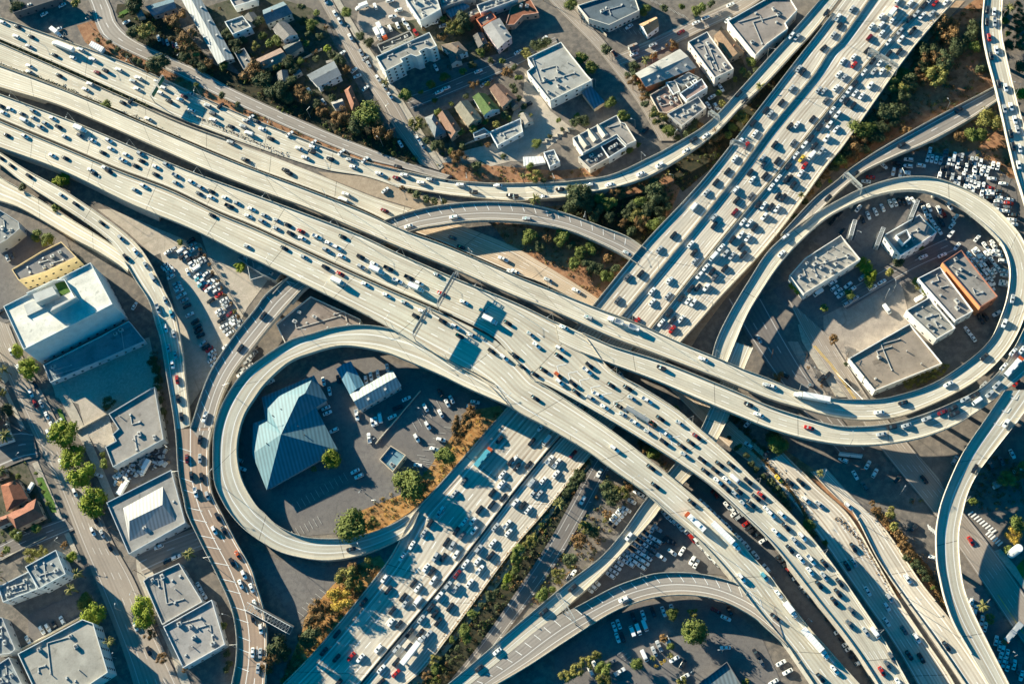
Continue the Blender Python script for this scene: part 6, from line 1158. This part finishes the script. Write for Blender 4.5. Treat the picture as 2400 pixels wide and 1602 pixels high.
# ---------------- lamps, gantries, billboards, fences, poles ----------------
def lamp_proto(h=10.5, arm=3.0):
    mb = MB(); mb.tube((0, 0, 0), (0, 0, h), .13, .08, 8); mb.tube((0, 0, 0), (0, 0, .5), .25, .2, 8); a = MB(); a.tube((0, 0, h - .05), (arm, 0, h + .7), .07, .05, 6)
    hd = MB(); hd.box(arm - .1, arm + .8, -.18, .18, h + .62, h + .8); return mb.me('pole', [M['metal']]), a.me('arm', [M['metal']]), hd.me('lamp_head', [M['signback']])
LP = lamp_proto(); LPS = lamp_proto(8, 1.6)
def lamp(p, rz, label, small=False, group='street lamps along the roads'):
    r = empty('street_lamp', p, rz); q = LPS if small else LP; link('pole', q[0], r); a = link('arm', q[1], r); link('lamp_head', q[2], a); tag(r, label, 'street lamp', group)
def lamps_on(key, side, step, off, desc, flip=False, lim=(0, 1)):
    S = STRIPS[key]; E = S['A'] if side == 0 else S['B']; u = S['u']; pos = off; L = []
    while pos < u[-1]:
        i = int(np.searchsorted(u, pos)); i = min(max(i, 1), S['n'] - 2); f = i / (S['n'] - 1)
        if lim[0] <= f <= lim[1]:
            px, py = PX(E[i])
            if -20 < px < 2420 and -20 < py < 1620:
                s = surf(px, py)
                if not (s and s[0] is not S and s[0]['z'][s[1]] > S['z'][i] + 2):
                    inn = (S['B'][i] - S['A'][i]) * (1 if side == 0 else -1); o = inn.normalized(); L.append((px, E[i] - o * .25 + Vector((0, 0, .0)), math.atan2(inn.y, inn.x)))
        pos += step
    L.sort(key=lambda q: q[0])
    for n, (px, p, rz) in enumerate(L): lamp(p, rz, f'{ordw(n + 1)} street lamp from the left on the {desc}')
lamps_on('C6', 1, 38, 20, 'lower edge of the southern carriageway'); lamps_on('C5', 0, 42, 30, 'upper edge of the crowded central carriageway')
lamps_on('C3', 0, 45, 160, 'upper edge of the long pale carriageway', lim=(.15, .62)); lamps_on('C3', 1, 48, 400, 'outer edge of the right loop', lim=(.66, .9))
lamps_on('C4', 1, 45, 60, 'lower edge of the curved right deck', lim=(.3, .9)); lamps_on('LL', 0, 45, 30, 'outer edge of the round loop'); lamps_on('R11', 0, 40, 20, 'upper edge of the curved grey ramp', lim=(0, .7))
lamps_on('R13', 1, 45, 25, 'left edge of the brown ramp'); lamps_on('K1', 0, 38, 60, 'upper edge of the curved connector', lim=(.35, 1)); lamps_on('N1', 1, 42, 50, 'first divider of the northern freeway')
lamps_on('N3', 1, 50, 40, 'right edge of the northern freeway'); lamps_on('SL', 1, 48, 50, 'divider of the southern freeway', lim=(.25, 1)); lamps_on('R7', 1, 45, 20, 'right edge of the right side ramp'); lamps_on('C1', 0, 48, 20, 'upper edge of the top carriageway')
lamps_on('G2', 0, 45, 30, 'median of the lower right freeway'); lamps_on('C1R', 0, 48, 40, 'upper edge of the curving upper ramp'); lamps_on('R12', 1, 45, 20, 'right edge of the top right ramp')
SMALL = {'00': '1100,10 1690,560 860,270', '10': '1165,1340 500,1080 900,310 1210,1050', '20': '770,800 1130,1170 1490,1290 900,560 1290,570', '21': '1480,110', '31': '800,610 1070,1180 1150,1100', '12': '1000,1390 1550,670 1140,910 1090,1490', '02': '1560,990 100,810 210,1080', '32': '500,1260 430,320 1210,1400', '33': '60,660 350,990 1200,740 2240,1320 1990,820 2160,380', '03': '1110,900 2120,960 560,290 1060,1330 270,200 1260,740', '23': '1920,1280 1660,1450 10,900', '30': '2060,900 1640,1010'}
sm = []
for t, s in SMALL.items():
    for tok in s.split(): x, y = (float(k) for k in tok.split(',')); sm.append((t, *TL(t, x, y)))
byt = {}
for t, px, py in sm: byt.setdefault(t, []).append((px, py))
for t, L in byt.items():
    L.sort()
    for n, (px, py) in enumerate(L):
        p = P(px, py, 0.05); lamp(p, random.uniform(0, 6.28), f'{ordw(n + 1)} small street lamp from the left standing near {VEG[t]}', True, 'small street lamps on the side streets')
# sign gantries
def gantry(a, b, z, h, label, panels=2, face=1, cant=False):
    pa, pb = P(*a, z + h), P(*b, z + h); pa.z = pb.z = z + h; c = (pa + pb) / 2; d = pb - pa; L = d.length; rz = math.atan2(d.y, d.x)
    root = empty('sign_gantry', (c.x, c.y, z), rz); tag(root, label, 'sign gantry', 'overhead sign gantries')
    mb = MB()
    for y in (-.7, .7):
        for zz in (h - .6, h + .6): mb.bar((-L / 2, y, zz), (L / 2, y, zz), .2)
    k = int(L / 1.8)
    for i in range(k):
        x0, x1 = -L / 2 + L * i / k, -L / 2 + L * (i + 1) / k
        for y in (-.7, .7): mb.bar((x0, y, h - .6), (x1, y, h + .6), .1)
        mb.bar((x0, -.7, h + .6), (x1, .7, h + .6), .1); mb.bar((x0, -.7, h - .6), (x0, .7, h - .6), .08)
    mb.build('truss', [M['metal']], root)
    for x in ((-L / 2,) if cant else (-L / 2, L / 2)): q = MB(); q.tube((x, 0, 0), (x, 0, h + .7), .28, .22, 8); q.build('post', [M['metal']], root)
    for i in range(panels):
        x = -L / 2 + L * (i + .5) / panels; q = MB(); w = L / panels * .42
        q.box(x - w, x + w, face * 1.0 - .06, face * 1.0 + .06, h - 1.5, h + 1.9); s = q.build('sign_panel', [M['signback']], root)
        q = MB(); q.box(x - w + .1, x + w - .1, face * 1.08 - .01, face * 1.08 + .01, h - 1.4, h + 1.8); q.build('sign_face', [M['signgreen']], s)
gantry((382, 178), (353, 226), .15, 7, 'short sign gantry over the top carriageway near the dark tree', 2)
gantry((1072, 637), (1026, 717), 12.1, 7.5, 'long sign gantry over the crowded central carriageway', 1, -1)
gantry((1008, 720), (969, 787), 12.1, 7.5, 'long sign gantry over the southern main carriageway', 1, -1)
gantry((2036, 118), (2104, 160), 6.5, 7.5, 'wide sign gantry over the crowded right lanes at top right', 3)
gantry((1979, 406), (2020, 444), 10, 5.5, 'metal sign gantry where the grey ramp joins the right loop', 1)
gantry((1306, 1390), (1347, 1458), 3.6, 6, 'sign gantry over the two merging ramps at the bottom', 1)
gantry((1661, 262), (1686, 280), 6.5, 5, 'small sign gantry over the curving upper ramp', 1)
gantry((1712, 332), (1748, 345), 6.6, 6, 'small sign bridge beside the left edge of the northern freeway', 1)
gantry((990, 1205), (985, 1215), 0.1, 6, 'x', 1) if 0 else None
# billboards
def billboard(a, b, z, bh, label, gap=2.6):
    pa, pb = P(*a, z), P(*b, z); c = (pa + pb) / 2; d = pb - pa; L = d.length; rz = math.atan2(d.y, d.x)
    root = empty('billboard', (c.x, c.y, 0), rz); tag(root, label, 'billboard', 'tall lattice billboards')
    q = MB(); q.tube((0, 0, -.1), (0, 0, z - bh * .4), .55, .5, 12); q.build('post', [M['metal']], root)
    for s in (-1, 1):
        q = MB(); q.box(-L / 2, L / 2, s * gap / 2 - .1, s * gap / 2 + .1, z - bh, z); q.build('sign_panel', [M['white']], root)
    q = MB(); k = max(4, int(L / (.9 if gap < 2 else 1.6)))
    for i in range(k + 1):
        x = -L / 2 + L * i / k; q.bar((x, -gap / 2, z - .1), (x, gap / 2, z - .1), .2 if gap < 2 else .1); q.bar((x, -gap / 2, z - bh + .1), (x, gap / 2, z - bh + .1), .14)
        if i < k: q.bar((x, -gap / 2, z - .1), (x + L / k, gap / 2, z - .1), .1); q.bar((x, -gap / 2, z - .2), (x, gap / 2, z - bh + .1), .1)
    q.build('lattice', [M['hvac'] if gap < 2 else M['metal']], root)
    q = MB(); q.box(-L / 2, L / 2, gap / 2 + .2, gap / 2 + 1.0, z - bh - .1, z - bh); q.box(-L / 2, L / 2, -gap / 2 - 1.0, -gap / 2 - .2, z - bh - .1, z - bh); q.build('catwalk', [M['dmetal']], root)
billboard(TL('31', 800, 450), TL('31', 762, 590), 17, 5, 'leftmost of the three white lattice billboards inside the right loop', 1.8)
billboard(TL('31', 1060, 520), TL('31', 1000, 680), 15, 5, 'middle lattice billboard at the corner of the white walled building', 1.8)
billboard(TL('31', 1375, 270), TL('31', 1315, 420), 17, 5, 'topmost of the three white lattice billboards inside the right loop', 1.8)
billboard((575, 1418), (676, 1474), 15, 5, 'long lattice billboard frame crossing over the brown ramp edge', 3.4)
billboard((1968, 1052 + 8), (2022, 1066), 7, 4, 'narrow blue white billboard seen edge on below the crossing viaducts', .6)
# white ribbed column at right edge
q = MB(); p = P(2380, 1290, 8)
root = empty('sign_tower', (p.x, p.y, 0)); tag(root, 'white ribbed round column among trees at the right edge', 'tower')
m_ = MB(); m_.tube((0, 0, -.1), (0, 0, 14), 1.7, None, 16); m_.build('column', [M['white']], root)
m_ = MB()
for i in range(9): m_.tube((0, 0, 1 + i * 1.5), (0, 0, 1.45 + i * 1.5), 1.95, None, 16)
m_.build('ribs', [M['white']], root)
# utility poles with wires along the streets
def poles(pts, t, desc, h=9.5, wires=True):
    L = [P(*q, .05) for q in seq(pts, t)]; tops = []
    for n, p in enumerate(L):
        nxt = L[min(n + 1, len(L) - 1)] - L[max(n - 1, 0)]; rz = math.atan2(nxt.y, nxt.x)
        r = empty('utility_pole', p, rz); tag(r, f'{ordw(n + 1)} wooden utility pole from the top {desc}', 'utility pole', 'wooden utility poles ' + desc)
        q = MB(); q.tube((0, 0, -.05), (0, 0, h), .16, .11, 8); q.build('pole', [M['wood']], r)
        q = MB(); q.bar((0, -1.3, h - .6), (0, 1.3, h - .6), .14); q.build('crossarm', [M['wood']], r)
        if n + 1 < len(L):
            q = MB()
            dvec = L[n + 1] - p; D = dvec.length; a = math.atan2(dvec.y, dvec.x) - rz
            for y in (-1.2, 1.2):
                prev = None
                for j in range(7):
                    s = j / 6; pt = Vector((math.cos(a) * D * s, math.sin(a) * D * s + y, h - .5 - 1.2 * 4 * s * (1 - s)))
                    if prev is not None: q.bar(prev, pt, .05)
                    prev = pt
            q.build('wire', [M['dmetal']], r)
poles('290,10 640,220 920,560 1110,830 1260,1100', '20', 'beside the wide upper street'); poles('620,20 720,340 920,700 1140,1010 1290,1260', '10', 'beside the parked car street')
poles('120,1250 370,1260 720,1290', '31', 'at the avenue corner') if 0 else None
poles('30,620 130,760 280,850', '02', 'on the left side of the boulevard') ; poles('560,480 800,520 700,200', '02', 'x') if 0 else None
poles('1070,170 1290,560 1500,1060 1590,1340', '03', 'on the right side of the boulevard'); poles('30,150 340,180 715,170 860,380', '32', 'beside the avenue at right')
# chain link fences
def fence(pts, t, label, h=1.8, step=2.6, mat='dmetal'):
    L = [P(*q, .05) for q in seq(pts, t)]; c = L[len(L) // 2]; root = empty('fence', c); tag(root, label, 'fence'); ps = MB(); rl = MB()
    for a, b in zip(L[:-1], L[1:]):
        n = max(1, int((b - a).length / step))
        for i in range(n + 1): p = a.lerp(b, i / n) - c; ps.tube(p, p + Vector((0, 0, h)), .06, None, 5)
        for z in (.2, h * .5, h): rl.bar(a - c + Vector((0, 0, z)), b - c + Vector((0, 0, z)), .07)
    ps.build('posts', [M[mat]], root); rl.build('rails', [M[mat]], root)
fence('2280,640 1960,1030 1700,1290 1560,1440', '12', 'dark fence between the dry slope and the southern freeway')
fence('1850,720 2260,1370', '01', 'orange shrub lined fence at the right side of the narrow lot', 1.5)
fence('160,310 520,410 860,540 1040,600', '21', 'pale guard fence along the curved connector', 1.2, 1.6, 'metal')
fence('2130,10 2080,160 2050,270', '31', 'fence post line through the outer parking lot')
# highway walls
def wall(pts, t, h, w, label, mat='parapet', name='retaining_wall', cat='wall'):
    L = [P(*q, .03) for q in seq(pts, t)]; mb = MB()
    for a, b in zip(L[:-1], L[1:]): mb.bar(a + Vector((0, 0, h / 2 - .05)), b + Vector((0, 0, h / 2 - .05)), w, h)
    tag(mb.build(name, [M[mat]]), label, cat)
wall('1100,940 1510,455', '12', 1.2, .4, 'low grey wall splitting the big lot beside the pale hall')
wall('-10,1270 120,980 10,920', '10', 1, .2, 'x') if 0 else None
wall('100,1680 150,920 60,770', '02', 1.2, .3, 'x') if 0 else None
wall('1010,660 700,830', '02', 1.5, .3, 'dark slatted wall between the shaded yard and the marked bays')
wall('135,1290 745,960', '03', 2, .35, 'pale wall along the upper side of the corner apartments courtyard')
wall('130,1060 210,1210', '03', 2, .35, 'x') if 0 else None
wall('10,440 430,220', '03', 1.0, .3, 'thin white kerb wall along the side street at left')
wall('600,50 870,340', '20', 1.8, .3, 'cream garden wall in front of the scalloped building')
wall('0,700 330,500', '31', 1, .2, 'x') if 0 else None
wall('420,555 610,460', '10', 1.6, .4, 'white wall strip above the white two storey block')
wall('1900,1340 2140,1240', '10', 1.2, .5, 'white curb wall beside the low white roof')
# zigzag bench wall
wall('270,1310 320,1310 310,1280 370,1290 360,1255 420,1260 410,1230 470,1240 460,1200 530,1215 510,1180 580,1190', '20', .8, .5, 'white zigzag planter wall beside the round bushes')
# scrap yard clutter
rs = random.Random(9); k = 0; q = MB()
for i in range(150):
    x, y = rs.uniform(1060, 1540), 0; y = 1190 - (x - 1060) * .42 + rs.uniform(-30, 130)
    p = P(*TL('02', x, y), 0); s = rs.uniform(.4, 1.5); q.box(-s, s, -s * rs.uniform(.3, .9), s * .6, 0, rs.uniform(.4, 1.6), rs.randrange(4), rs.uniform(0, 3), (p.x, p.y))
tag(q.build('scrap_heap', [M['hvac'], M['dmetal'], colmat((.35, .42, .45)), colmat((.4, .28, .16))]), 'jumbled scrap and crates in the dark yard at left', 'scrap', kind='stuff')
